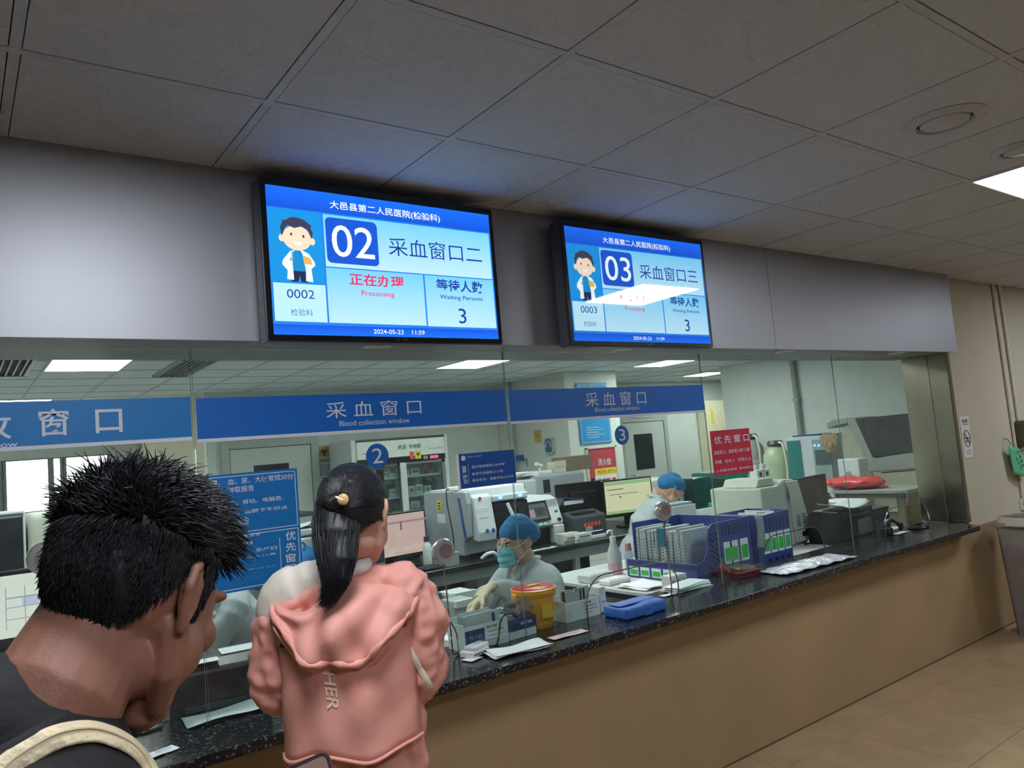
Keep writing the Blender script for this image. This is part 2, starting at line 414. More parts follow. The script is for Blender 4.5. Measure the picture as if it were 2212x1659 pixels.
def glass_sign(name, label, tl, tr, br, bl, mt, y=YG):
    """rectangular sheet on the glass; returns (thing, W, H, to_local)"""
    c = [PY(*p, y) for p in (tl, tr, br, bl)]
    x0 = (c[0].x+c[3].x)/2; x1 = (c[1].x+c[2].x)/2; z1 = (c[0].z+c[1].z)/2; z0 = (c[2].z+c[3].z)/2
    t = thing(name, label, 'sign', (x0, y, z0))
    box('sheet', mt, 0, x1-x0, -.0016, 0, 0, z1-z0, t, bev=0)
    def loc(px, py): p = PY(px, py, y); return p.x-x0, p.z-z0
    return t, x1-x0, z1-z0, loc
def tx(t, loc, s, a, b, bold=0, m=None, y=-.0026):
    p, q = loc(*a), loc(*b); return text(t, s, m or M_LETTER, p[0], q[0], p[1], q[1], y, bold)
def frame_line(t, x0, x1, z0, z1, m, wd=.0025, y=-.0022):
    bm = bmesh.new()
    for a in ((x0, x1, z0, z0+wd), (x0, x1, z1-wd, z1), (x0, x0+wd, z0, z1), (x1-wd, x1, z0, z1)): add_box(bm, a[0], a[1], y, y+.0004, a[2], a[3])
    return from_bm('border_line', bm, m, t)
# two-part blue notice (left), above the first seated nurse
M_NOTE = mat('notice_blue', (6, 112, 184), .45, var=.03)
a = PY(643, 1011, YG); b = PY(653, 1253, YG); x1 = (a.x+b.x)/2; x0 = x1-.385
zt, zbm = a.z, b.z; H = zt-zbm
t = thing('notice_sheet', 'large blue two-part notice sheet on the glass left of number 2', 'sign', (x0, YG, zbm)); W = x1-x0
box('sheet', M_NOTE, 0, W, -.0016, 0, 0, H, t, bev=0)
hs = H*.475
frame_line(t, .008, W-.008, hs+.006, H-.008, M_LETTER); frame_line(t, .008, W-.008, .008, hs-.002, M_LETTER)
def rel(px, py): p = PY(px, py, YG); return p.x-x0, p.z-zbm
for s, p, q in (('血、尿、大便常规30分', (492, 1048), (632, 1022)), ('钟取报告', (492, 1066), (548, 1047)), ('肝、肾功、电解质、', (494, 1093), (612, 1070)),
                ('血脂、血糖下午四点', (478, 1116), (620, 1091)), ('取报告', (494, 1137), (537, 1116))):
    (ax, az), (bx, bz) = rel(*p), rel(*q); text(t, s, M_LETTER, ax, bx, az, bz, -.0026, .006)
for k, ch in enumerate('温馨提示'):
    ax, az = rel(449, 1066); text(t, ch, M_LETTER, ax-.005, ax+.035, az-.055*k, az+.045-.055*k, -.0026, .02)
for k, ch in enumerate('优先窗口'):
    ax, az = rel(617, 1168+24*k); bx, bz = rel(638, 1146+24*k); text(t, ch, M_LETTER, ax, bx, az, bz, -.0026, .008)
for s, p, q in (('病重患者', (512, 1163), (562, 1149)), ('残疾患者', (512, 1180), (546, 1167)), ('孕产妇', (552, 1193), (597, 1178)), ('老人儿童', (530, 1207), (596, 1193)),
                ('（80岁以上）', (510, 1236), (594, 1220)), ('计生特殊家庭', (490, 1256), (584, 1240))):
    (ax, az), (bx, bz) = rel(*p), rel(*q); text(t, s, M_LETTER, ax, bx, az, bz, -.0026, .004)
ax, az = rel(475, 1090); box('divider_line', M_LETTER, ax, ax+.002, -.0022, -.0018, hs+.03, H-.03, t, bev=0)
ax, az = rel(605, 1200); box('divider_line', M_LETTER, ax, ax+.002, -.0022, -.0018, .03, hs-.03, t, bev=0)
# emergency notice on the joint
t, W, H, lo = glass_sign('notice_sheet', 'dark blue emergency report notice hung at the glass joint', (990, 981), (1110, 971), (1115, 1042), (996, 1057), mat('notice_navy', (14, 78, 158), .45))
box('pale_backing', M_PAPER, -.012, 0, -.0005, .0005, -.004, H, t, bev=0)
tx(t, lo, '大邑县第二人民医院', (1007, 989), (1040, 983), 0); lathe('logo', M_LETTER, [(.001, 0), (.011, 0), (.011, -.0006), (.001, -.0006)], 20, t, axis='y', off=(lo(1000, 990)[0], -.002, lo(1000, 990)[1]))
for k, ch in enumerate('温馨提示'): tx(t, lo, ch, (997+1.3*k, 1016+10*k), (1006+1.3*k, 1006+10*k), .02)
box('divider_line', M_LETTER, lo(1011, 1020)[0], lo(1011, 1020)[0]+.0012, -.0022, -.0018, H*.12, H*.7, t, bev=0)
tx(t, lo, '急诊常规报告≤30分钟', (1018, 1012), (1089, 999), .01); tx(t, lo, '急诊凝血报告≤1小时', (1019, 1027), (1086, 1014), .01); tx(t, lo, '急诊生化、免疫项目≤2小时', (1020, 1041), (1108, 1025), .01)
# red priority notice
t, W, H, lo = glass_sign('notice_sheet', 'red priority window notice with white lettering on the glass', (1533, 931), (1617, 925), (1628, 1019), (1543, 1028), mat('notice_red', (190, 42, 66), .45))
tx(t, lo, '优 先 窗 口', (1543, 960), (1616, 936), .01)
tx(t, lo, '现役军人、退役军人和“三属”', (1542, 983), (1620, 966), .005); tx(t, lo, '劳模   老年人   残联人士', (1544, 1003), (1621, 986), .005); tx(t, lo, '小明星志愿者  急诊病人', (1547, 1021), (1624, 1005), .005)

# ---------------------------------------------------------------- intercom discs on the glass
def intercom(label, px, py):
    c = PY(px, py, 2.715); t = thing('intercom_speaker', label, 'intercom', c, 0, 'window intercoms')
    lathe('housing', mat('speaker_shell', (206, 202, 204), .22, metal=.6), [(.001, .016), (.045, .016), (.05, .008), (.05, -.012), (.044, -.02), (.03, -.021), (.03, -.016), (.001, -.016)], 36, t, axis='y')
    lathe('grille', mat('speaker_mesh', (132, 116, 114), .5, metal=.2), [(.001, -.0175), (.029, -.0185), (.029, -.015), (.001, -.015)], 28, t, axis='y')
    dz = c.z-CT
    tube('stem', M_CHROME, [(0, .004, -.045), (.004, .004, -.16), (.01, .004, -dz+.12)], .0032, 8, t)
    tube('cable', M_DARK, smooth_path([(.01, .004, -dz+.12), (.012, .006, -dz+.05), (.03, .03, -dz+.018), (.07, .06, -dz+.006), (.12, .09, -dz+.005)]), .003, 6, t)
intercom('round chrome intercom speaker in front of the blood analyser', 957, 1190)
intercom('round chrome intercom speaker in front of the bowed technician', 1432, 1103)
intercom("round chrome intercom speaker partly behind the man's neck", 98, 1205)

# ================================================================== SCREENS
def cloud_screen(label, xc, digits, hanzi):
    W, H, D = .952, .56, .06
    t = thing('wall_screen', label, 'screen', (xc, 2.44, 2.075))
    box('housing', mat('screen_housing', (92, 94, 104), .35, metal=.5), -W/2, W/2, .008, .075, 0, H, t, bev=.006, seg=2)
    bz = prism('bezel', mat('screen_bezel', (20, 21, 26), .22), rrect(-W/2+.003, W/2-.003, .003, H-.003, .008), 'y', 0, .012, t)
    box('wall_mount', M_DARK, -.2, .2, .075, .104, .12, .44, t)
    lm = mat('screen_logo', (105, 108, 118), .4)
    b = text(t, '◇', lm, -.005, .012, .006, .021, -.0006); b.name = 'maker_mark'
    b = text(t, '世成', lm, .02, .042, .008, .019, -.0006); b.name = 'maker_mark'
    SW, SH = .91, .51; sx, sz = -SW/2, .022
    U = lambda u: sx+u*SW
    Vv = lambda v: sz+(1-v)*SH
    s = L_SCREEN
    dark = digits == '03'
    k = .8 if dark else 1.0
    def C(*c): return c
    pre = 'screen_'+digits+'_'
    def rect(name, m, u0, u1, v0, v1, y): return poly(t, name, m, [(U(u0), Vv(v1)), (U(u1), Vv(v1)), (U(u1), Vv(v0)), (U(u0), Vv(v0))], y)
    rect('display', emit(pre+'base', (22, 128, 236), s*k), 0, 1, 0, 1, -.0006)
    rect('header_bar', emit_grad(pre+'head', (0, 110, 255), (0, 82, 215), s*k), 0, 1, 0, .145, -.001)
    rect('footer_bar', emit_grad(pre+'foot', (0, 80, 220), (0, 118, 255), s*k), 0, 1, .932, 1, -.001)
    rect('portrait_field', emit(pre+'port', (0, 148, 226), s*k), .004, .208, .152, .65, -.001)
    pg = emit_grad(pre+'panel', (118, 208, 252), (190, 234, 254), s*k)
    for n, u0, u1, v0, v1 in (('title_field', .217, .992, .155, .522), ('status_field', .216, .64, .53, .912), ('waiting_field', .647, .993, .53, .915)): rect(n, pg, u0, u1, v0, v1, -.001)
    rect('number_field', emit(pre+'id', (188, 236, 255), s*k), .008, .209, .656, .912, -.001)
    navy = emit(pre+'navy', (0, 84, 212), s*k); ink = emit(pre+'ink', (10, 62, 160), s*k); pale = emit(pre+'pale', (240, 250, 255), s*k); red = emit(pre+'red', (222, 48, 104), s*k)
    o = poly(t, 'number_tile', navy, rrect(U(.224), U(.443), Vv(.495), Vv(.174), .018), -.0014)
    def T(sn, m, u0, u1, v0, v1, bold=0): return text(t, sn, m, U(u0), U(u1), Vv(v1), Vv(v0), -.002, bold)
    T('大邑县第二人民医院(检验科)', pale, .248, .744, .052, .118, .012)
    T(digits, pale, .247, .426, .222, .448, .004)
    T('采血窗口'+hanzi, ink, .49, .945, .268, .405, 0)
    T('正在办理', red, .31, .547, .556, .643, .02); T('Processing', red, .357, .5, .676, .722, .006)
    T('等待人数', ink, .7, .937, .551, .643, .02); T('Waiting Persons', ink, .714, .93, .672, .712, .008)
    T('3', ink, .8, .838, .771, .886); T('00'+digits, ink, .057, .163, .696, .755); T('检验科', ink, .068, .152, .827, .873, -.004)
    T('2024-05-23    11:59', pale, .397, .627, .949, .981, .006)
    # cartoon doctor picture on the display
    skin = emit(pre+'skin', (250, 224, 198), s*k); hair = emit(pre+'hair', (62, 56, 84), s*k); coat = emit(pre+'coat', (238, 250, 255), s*k)
    teal = emit(pre+'shirt', (0, 140, 205), s*k); trou = emit(pre+'trou', (24, 38, 78), s*k); tanm = emit(pre+'folder', (226, 184, 92), s*k)
    def Pp(name, m, uv, y): poly(t, name, m, [(U(u), Vv(v)) for u, v in uv], y)
    def E(name, m, u, v, ru, rv, y, n=24): Pp(name, m, [(u+ru*math.cos(2*math.pi*i/n), v-rv*math.sin(2*math.pi*i/n)) for i in range(n)], y)
    Pp('picture_trousers', trou, [(.083, .56), (.134, .56), (.14, .645), (.116, .645), (.111, .6), (.104, .645), (.078, .645)], -.0013)
    Pp('picture_shirt', teal, [(.085, .425), (.132, .425), (.138, .57), (.08, .57)], -.0014)
    Pp('picture_coat', coat, [(.1, .42), (.078, .44), (.05, .5), (.046, .53), (.066, .57), (.062, .63), (.088, .632), (.086, .52), (.088, .45)], -.0016)
    Pp('picture_coat', coat, [(.116, .42), (.15, .445), (.172, .5), (.174, .525), (.158, .55), (.162, .64), (.134, .635), (.136, .56), (.13, .5), (.126, .45)], -.0016)
    Pp('picture_folder', tanm, [(.128, .46), (.158, .478), (.162, .52), (.13, .52)], -.0018)
    E('picture_ear', skin, .05, .352, .011, .025, -.0013); E('picture_ear', skin, .168, .36, .011, .025, -.0013)
    E('picture_head', skin, .109, .345, .056, .085, -.0016, 32)
    Pp('picture_hair', hair, [(.05, .34), (.046, .28), (.056, .24), (.052, .232), (.068, .228), (.085, .207), (.11, .202), (.14, .214), (.156, .236), (.17, .25), (.163, .262), (.172, .3), (.166, .345), (.158, .31), (.15, .278), (.128, .262), (.1, .278), (.075, .262), (.064, .28), (.058, .315)], -.0018)
    E('picture_eye', hair, .087, .322, .004, .011, -.002, 12); E('picture_eye', hair, .134, .33, .004, .011, -.002, 12)
    Pp('picture_smile', pale, [(.09, .366), (.108, .374), (.13, .372), (.126, .386), (.112, .393), (.098, .387)], -.002)
    tube_pts = [(.086, .44), (.082, .47), (.08, .49), (.083, .495)]
    Pp('picture_stethoscope', hair, [(.088, .43), (.09, .43), (.083, .488), (.081, .488)], -.002); E('picture_stethoscope', emit(pre+'steth', (150, 170, 190), s*k), .081, .495, .006, .011, -.002, 14)
    return t
cloud_screen('wall screen showing 02 in the left of the two screens', 1.317, '02', '二')
cloud_screen('wall screen showing 03 with a lamp mirrored in it', 2.63, '03', '三')

# ================================================================== RIGHT-HAND LOBBY WALL
a, b = PY(2071, 898, 2.615), PY(2105, 990, 2.615)
t = thing('no_smoking_plate', 'white no smoking plate on the cream wall beside the steel jamb', 'sign', ((a.x+b.x)/2, 2.62, (a.z+b.z)/2))
W = .145; H = a.z-b.z-.02
prism('plate', mat('plate_white', (232, 230, 230), .5), rrect(-W/2, W/2, -H/2, H/2, .012), 'y', -.006, 0, t)
redm = mat('sign_dark_red', (96, 38, 40), .5)
bm = bmesh.new(); add_tube(bm, [(.05*math.cos(2*math.pi*i/32), -.007, -.01+.062*math.sin(2*math.pi*i/32)) for i in range(33)], .003, 6, (0, 1, 0)); from_bm('ban_ring', bm, redm, t)
bm = bmesh.new(); add_tube(bm, [(-.035, -.007, .035), (.035, -.007, -.055)], .003, 6, (0, 1, 0)); from_bm('ban_bar', bm, redm, t)
for a3 in ((-.028, .03, -.012, -.002), (-.022, .024, -.028, -.02), (-.028, .01, -.04, -.034)): box('cigarette', M_INK, a3[0], a3[1], -.0075, -.006, a3[2], a3[3], t, bev=0)
text(t, '禁止吸烟', M_INK, -.045, .045, H/2-.05, H/2-.02, -.0068, .02); text(t, 'NO SMOKING', M_INK, -.042, .044, H/2-.066, H/2-.055, -.0068)
for k in range(2): box('print_line', M_INKGREY, -.035, .035, -.0068, -.006, -H/2+.03+.02*k, -H/2+.036+.02*k, t, bev=0)
# green card on a hook
a = PY(2172, 958, 2.60)
t = thing('hanging_card', 'pale green card hanging from a wall hook at the right edge', 'card', (a.x, 2.62, a.z-.13))
M_GREENCARD = mat('green_card', (98, 190, 140), .65)
o = sheet('card', M_GREENCARD, 8, 8, lambda u, v: (-.02+u*.24+.035*(1-v), -.042-.012*math.sin(u*3)-.02*(1-v)*u, -.12+.235*v-.055*u), t, .002)
tube('hook', M_DARK, [(.012, 0, .17), (.012, -.03, .165), (.02, -.05, .13), (.022, -.04, .10)], .003, 6, t)
for k in range(3): box('print_mark', M_INK, .085+.012*k, .108+.012*k, -.0775, -.076, .002-.036*k, .024-.036*k, t, bev=0)
box('print_line', M_INK, .05, .19, -.0735, -.072, .056, .062, t, bev=0)
# conduits
for k, (pt, pb) in enumerate((((2146, 617), (2198, 1120)), ((2160, 617), (2206, 960)))):
    x = PY(*pt, 2.60).x; lab = ['thin cream conduit pipe running down the wall, the left one', 'thin cream conduit pipe running down the wall, the right one'][k]
    t = thing('conduit_pipe', lab, 'pipe', (x, 2.607, .78), 0, 'wall conduits')
    lathe('pipe', mat('conduit_cream', (226, 218, 198), .6), [(.011, 0 if k == 0 else .5), (.011, CEIL-.78)], 12, t)
    for zc in (.5, 1.1, 1.65): box('clip', M_CREAM, -.016, .016, -.004, .014, zc, zc+.02, t)
# socket box at the edge, dark dispenser above, waste bin on the floor
a = PY(2209, 1090, 2.6); t = thing('wall_socket', 'white wall socket at the right edge above the tan panel', 'socket', (a.x+.04, 2.62, a.z))
box('plate', M_WHITE, -.045, .045, -.012, 0, -.045, .045, t, bev=.004); box('slot', M_INK, -.02, -.012, -.013, -.011, -.01, .01, t, bev=0); box('slot', M_INK, .012, .02, -.013, -.011, -.01, .01, t, bev=0)
a = PY(2206, 930, 2.55); t = thing('soap_dispenser', 'dark wall dispenser cut by the right edge of the photo', 'dispenser', (a.x+.13, 2.62, a.z-.12))
prism('body', mat('dispenser_grey', (96, 90, 80), .35), rrect(-.07, .07, -.02, .2, .03), 'y', -.1, 0, t, bev=.008); box('window', M_BLACK, -.02, .02, -.102, -.098, .03, .12, t); box('spout', M_WHITE, -.02, .02, -.09, -.04, -.05, -.02, t)
a = PY(2182, 1128, 2.32)
t = thing('waste_bin', 'grey waste bin with folded-over liner by the tan wall', 'bin', (a.x+.33, 2.33, 0))
M_BIN = mat('bin_grey', (140, 130, 126), .5)
def taper(name, m, w0, w1, z0, z1, parent, r=.04, bevel=0):
    bm = bmesh.new(); r0 = rrect(-w0, w0, -w0, w0, r); r1 = rrect(-w1, w1, -w1, w1, r)
    A = [bm.verts.new((p[0], p[1], z0)) for p in r0]; B2 = [bm.verts.new((p[0], p[1], z1)) for p in r1]; n = len(A)
    for i in range(n): bm.faces.new((A[i], A[(i+1) % n], B2[(i+1) % n], B2[i]))
    bm.faces.new(A[::-1]); bm.faces.new(B2); return from_bm(name, bm, m, parent)
hb = a.z
taper('body', M_BIN, .13, .165, 0, hb-.04, t); taper('rim', M_BIN, .178, .178, hb-.06, hb-.03, t)
sheet('liner', mat('bin_liner', (196, 186, 172), .5, bump=.4), 16, 4, lambda u, v: ((.18+.004*math.sin(u*40))*math.cos(u*6.2832)*(1-.12*v)*1.15, (.18+.004*math.cos(u*33))*math.sin(u*6.2832)*(1-.12*v)*1.15, hb-.05+.06*v), t)
# ================================================================== LAB SHELL
LY1, LFAR, XC = 9.85, 14.0, 2.55
M_LABFLOOR = mat('lab_floor', (176, 178, 174), .45, var=.06)
struct(box('floor_lab', M_LABFLOOR, -3.1, 13.7, 2.80, 14.2, -.06, 0, bev=0))
clab = struct(box('ceiling_lab', M_DARKGAP, -3.1, 13.7, 3.02, 14.2, CEIL+.006, CEIL+.05, bev=0))
LAB_LAMPS = [(.66, 7.7, 1.2, 'bright ceiling panel of the lab above the leftmost window'), (4.63, 7.7, 1.2, 'bright ceiling panel of the lab left of the glass joint above window two'), (7.88, 7.66, 1.2, 'bright ceiling panel of the lab above window three'),
             (10.5, 9.02, .6, 'small bright ceiling panel deep in the lab beside the right partition'), (.36, 10.75, .6, 'bright ceiling panel of the far left bay just over the blue band')]
ADDED_LAMPS = [(.66, 4.9, 1.2), (3.2, 4.9, 1.2), (6.2, 4.9, 1.2), (11.6, 9.02, .6)]  # added panels, out of view, that brighten the lab
def under_lamp(x, y):
    for a in LAB_LAMPS+ADDED_LAMPS:
        if a[0]-.58 < x < a[0]+.58 and a[1]-a[2]-.02 < y < a[1]+.58: return True
    return False
M_CEILLAB = mat('lab_ceiling_tile', (224, 230, 232), .8, var=.03, scale=30)
lt = box('ceiling_tile', M_CEILLAB, .013, .587, -.587, -.013, CEIL-.001, CEIL+.006, bev=.001); ltm = lt.data; bpy.data.objects.remove(lt)
for i in range(-1, 19):
    for j in range(0, 7):
        x, y = .06+.6*i, 10.7-.6*j
        if under_lamp(x, y): continue
        o = link('ceiling_tile', ltm, None, clab); o.location = (x, y, 0)
bm = bmesh.new()
for i in range(-1, 20): add_box(bm, .06+.6*i-.011, .06+.6*i+.011, 6.4, 10.8, CEIL-.005, CEIL+.006)
for j in range(0, 8): add_box(bm, -.6, 12, 10.7-.6*j-.011, 10.7-.6*j+.011, CEIL-.0045, CEIL+.006)
from_bm('ceiling_grid', bm, M_TEE, clab)
box('ceiling_field', M_CEILLAB, -3, 13.6, 6.45, 10.75, CEIL+.0015, CEIL+.006, clab, bev=0)
box('ceiling_field', M_CEILLAB, -3, 13.6, 3.03, 6.45, CEIL-.001, CEIL+.006, clab, bev=0)
box('ceiling_field', M_CEILLAB, -3, 2.6, 10.75, 14, CEIL-.001, CEIL+.006, clab, bev=0)
for x, y, d, lab in LAB_LAMPS: light_panel(lab, x, y, M_LAMPLAB, CEIL-.0015, d, w=.6)
for x, y, d in ADDED_LAMPS: light_panel('added lab ceiling panel, kept out of view, that brightens the lab', x, y, M_LAMPLAB, CEIL-.0015, d, group='added lab panels out of view', w=.6)
struct(box('wall_lab_back', M_LABWALL, XC, 13.7, LY1, LY1+.12, 0, CEIL, bev=0))
struct(box('wall_lab_return', M_CREAM, XC, XC+.12, LY1+.12, LFAR, 0, CEIL, bev=0))
struct(box('wall_lab_left', M_LABWALL, -3.1, -3.0, 3.02, 14.1, 0, CEIL, bev=0))
struct(box('wall_lab_right', M_LABWALL, 9.95, 10.07, 3.02, 7.75, 0, CEIL, bev=.004))
struct(box('wall_lab_corridor', M_CREAM, 13.6, 13.7, 3.02, LY1, 0, CEIL, bev=0))
struct(box('wall_lab_column', mat('column_white', (214, 218, 210), .7, var=.02), 6.98, 8.0, 8.13, LY1, 0, CEIL, bev=.004))
# far left bay wall with frosted windows
wz0, wz1 = 1.30, 2.14
wfar = struct(box('wall_lab_far', M_LABWALL, -3, XC, LFAR, LFAR+.1, 0, wz0, bev=0))
box('wall_over', M_LABWALL, -3, XC, LFAR, LFAR+.1, wz1, CEIL, wfar, bev=0); box('wall_pier', M_LABWALL, 2.10, XC, LFAR, LFAR+.1, wz0, wz1, wfar, bev=0)
M_FROST = emit('frosted_daylight', (250, 252, 246), L_WIN)
M_FRAME = mat('window_frame', (150, 154, 150), .5)
for n, (a, b) in enumerate(((.66, 1.245), (1.285, 1.41), (1.46, 2.08), (-.6, .6), (-3, -.65))):
    wo = struct(box('window_%d' % (n+7), M_FROST, a+.02, b-.02, LFAR+.03, LFAR+.04, wz0+.03, wz1-.02, bev=0))
    bm = bmesh.new()
    for q in ((a, b, wz0, wz0+.03), (a, b, wz1-.02, wz1), (a-.02, a+.02, wz0, wz1), (b-.02, b+.02, wz0, wz1)): add_box(bm, q[0], q[1], LFAR, LFAR+.06, q[2], q[3])
    from_bm('window_frame', bm, M_FRAME, wo)
# ceiling grilles
def grille(label, x0, x1, y0, y1, n):
    t = thing('ceiling_grille', label, 'ceiling grille', (x0, y0, CEIL-.003))
    bm = bmesh.new(); W, D = x1-x0, y1-y0
    for q in ((0, W, 0, .03), (0, W, D-.03, D), (0, .03, 0, D), (W-.03, W, 0, D)): add_box(bm, q[0], q[1], q[2], q[3], -.02, 0)
    from_bm('frame', bm, M_GREY, t)
    for k in range(n):
        x = .03+(W-.06)*(k+.5)/n; box('slat', M_GREY, x-.006, x+.006, .03, D-.03, -.016, -.002, t, bev=0)
    box('duct', M_DARKGAP, .03, W-.03, .03, D-.03, -.0015, 0, t, bev=0)
grille('louvred air grille in the lab ceiling at the left edge', .02, .56, 6.75, 7.95, 9)
grille('slim air grille in the lab ceiling behind the first glass joint', 1.62, 1.95, 6.9, 8.1, 6)

# ---------------------------------------------------------------- doors of the back wall
M_DOOR = mat('door_grey_green', (198, 206, 196), .5, var=.02); M_DFRAME = mat('door_frame', (178, 186, 178), .5)
def door(n, pl, pr, win, sign):
    a, b = PY(*pl, LY1), PY(*pr, LY1); x0, x1, top = a.x, b.x, (a.z+b.z)/2
    o = struct(box('door_%d' % n, M_DOOR, x0, x1, LY1-.045, LY1-.005, .01, top, bev=.004))
    bm = bmesh.new()
    for q in ((x0-.11, x0-.008, 0, top+.11), (x1+.008, x1+.11, 0, top+.11), (x0-.008, x1+.008, top+.008, top+.11)): add_box(bm, q[0], q[1], LY1-.06, LY1, q[2], q[3], .004)
    from_bm('door_frame', bm, M_DFRAME, o)
    wa, wb = PY(*win[0], LY1), PY(*win[1], LY1)
    box('door_window', mat('dark_door_glass', (44, 50, 56), .12), wa.x, wb.x, LY1-.05, LY1-.044, min(wa.z, wb.z), max(wa.z, wb.z), o)
    tube('door_handle', M_CHROME, [(x0+.07, LY1-.045, 1.0), (x0+.07, LY1-.1, 1.0), (x0+.2, LY1-.1, 1.0)], .012, 8, o)
    sa, sb = PY(*sign[0], LY1), PY(*sign[1], LY1)
    box('door_plate', mat('door_plate', (190, 198, 198), .5), sa.x, sb.x, LY1-.075, LY1-.062, min(sa.z, sb.z), max(sa.z, sb.z), o)
door(1, (494, 972), (667, 961), ((547, 1034), (621, 1000)), ((541, 948), (628, 938)))
door(2, (1342, 915), (1428, 910), ((1372, 1016), (1404, 936)), ((1361, 904), (1402, 893)))
# biohazard poster by the left door
def wall_sheet(name, label, cat, tl, br, y, m, th=.003):
    a, b = PY(*tl, y), PY(*br, y); t = thing(name, label, cat, (a.x, y, b.z)); W, H = b.x-a.x, a.z-b.z
    box('sheet', m, 0, W, -th, 0, 0, H, t, bev=0); return t, W, H
def biohazard(t, cx, cz, r, m, y):
    for k in range(3):
        a = math.radians(90+120*k); ox, oz = cx+r*.42*math.cos(a), cz+r*.42*math.sin(a)
        pts = [(ox+r*.52*math.cos(q), y, oz+r*.52*math.sin(q)) for q in [a+math.radians(40+280*i/16) for i in range(17)]]
        bm = bmesh.new(); add_tube(bm, pts, [r*(.03+.1*math.sin(math.pi*i/16)) for i in range(17)], 5, (0, 1, 0)); from_bm('biohazard_mark', bm, m, t)
    bm = bmesh.new(); add_tube(bm, [(cx+r*.4*math.cos(2*math.pi*i/20), y, cz+r*.4*math.sin(2*math.pi*i/20)) for i in range(21)], r*.06, 5, (0, 1, 0)); from_bm('biohazard_mark', bm, m, t)
t, W, H = wall_sheet('biohazard_poster', 'biohazard poster with a yellow head on the wall right of the left door', 'poster', (681, 964), (722, 1031), LY1-.005, mat('poster_pale', (178, 186, 188), .6))
box('yellow_head', mat('poster_ochre', (206, 168, 96), .6), 0, W, -.004, -.003, H*.62, H, t, bev=0); biohazard(t, W*.5, H*.8, H*.15, M_INK, -.007)
text(t, '生物危险', M_INK, W*.15, W*.95, H*.5, H*.58, -.005, .02)
for k in range(6): box('print_line', M_INKGREY, W*.15, W*(.9-.1*(k % 2)), -.0045, -.003, H*(.1+.06*k), H*(.12+.06*k), t, bev=0)
t = thing('wall_switch', 'pale wall switch plate left of the medicine fridge', 'switch', PY(748, 973, LY1)); box('plate', M_WHITE, -.06, .06, -.014, 0, -.08, .08, t); box('rocker', M_GREY, -.03, .03, -.018, -.013, -.04, .04, t)

# ---------------------------------------------------------------- medicine fridge
FY = 9.05; a = PY(757, 952, FY); b = PY(965, 937, FY); FX0, FX1, FT = a.x, b.x, (a.z+b.z)/2; FWd = FX1-FX0
t = thing('medicine_fridge', 'tall white glass-door medicine fridge behind number 2', 'fridge', (FX0, FY, 0))
bm = bmesh.new()
for q in ((0, .06, 0, .7, 0, FT), (FWd-.06, FWd, 0, .7, 0, FT), (.06, FWd-.06, .64, .7, 0, FT), (.06, FWd-.06, 0, .7, 0, .12), (.06, FWd-.06, 0, .7, FT-.3, FT-.02)): add_box(bm, *q, .006)
from_bm('cabinet', bm, mat('fridge_white', (208, 212, 214), .4), t)
box('header', mat('fridge_header', (222, 228, 220), .45), .07, FWd-.07, -.015, .0, FT-.26, FT-.035, t)
box('header_top_strip', M_DARK, .07, FWd-.05, -.012, 0, FT-.034, FT-.005, t); box('control_strip', M_BLACK, .07, FWd-.06, -.014, 0, FT-.33, FT-.262, t)
box('led_readout', emit('led_red', (255, 70, 110), 2.2), FWd*.79, FWd*.88, -.016, -.013, FT-.315, FT-.278, t, bev=0); box('led_frame', M_GREY, FWd*.72, FWd*.765, -.0155, -.013, FT-.318, FT-.276, t, bev=0)
text(t, '药品  专用柜', mat('fridge_green', (30, 96, 80), .6), FWd*.46, FWd*.70, FT-.165, FT-.105, -.017, .02); box('maker_mark', M_INKGREY, FWd*.1, FWd*.19, -.0165, -.015, FT-.19, FT-.18, t, bev=0)
text(t, '符合GSP认证要求', M_INKGREY, FWd*.78, FWd*.93, FT-.195, FT-.17, -.017)
box('yellow_sticker', mat('yellow_sticker', (222, 206, 74), .6), FWd*.63, FWd*.695, -.0165, -.014, FT-.305, FT-.2, t, bev=0); biohazard(t, FWd*.662, FT-.245, .032, M_INK, -.018)
box('red_sticker', mat('red_sticker', (222, 92, 84), .6), FWd*.575, FWd*.62, -.0165, -.014, FT-.305, FT-.205, t, bev=0)
for k, (x0, x1, y) in enumerate(((.06, FWd*.5, .05), (FWd*.5, FWd-.06, .02))):
    dd = box('sliding_door', glass('fridge_glass', (.8, .88, .88), .05), x0, x1, y, y+.012, .12, FT-.34, t, bev=0)
    bm = bmesh.new()
    for q in ((x0, x0+.045, .12, FT-.34), (x1-.045, x1, .12, FT-.34), (x0, x1, FT-.37, FT-.34), (x0, x1, .12, .18)): add_box(bm, q[0], q[1], y-.008, y+.02, q[2], q[3])
    from_bm('door_frame', bm, mat('fridge_doorframe', (128, 132, 134), .4), dd)
box('centre_post', mat('fridge_white', (208, 212, 214), .4), FWd*.5-.045, FWd*.5+.045, -.02, .01, .12, FT-.34, t)
SH_Z = [.32, .62, .9, 1.16, 1.42]
for z in SH_Z: box('shelf', mat('shelf_wire', (200, 206, 206), .4), .07, FWd-.07, .1, .6, z-.03, z, t)
box('inner_light', emit('fridge_lamp', (225, 240, 240), .8), .09, FWd-.09, .2, .24, FT-.33, FT-.318, t, bev=0)
rr = random.Random(3); nb = 0
M_CARTONS = [mat('carton_white', (214, 218, 212), .6), mat('carton_grey', (170, 178, 178), .6), mat('carton_cream', (206, 204, 184), .6)]
SIDES = ['left half', 'right half']
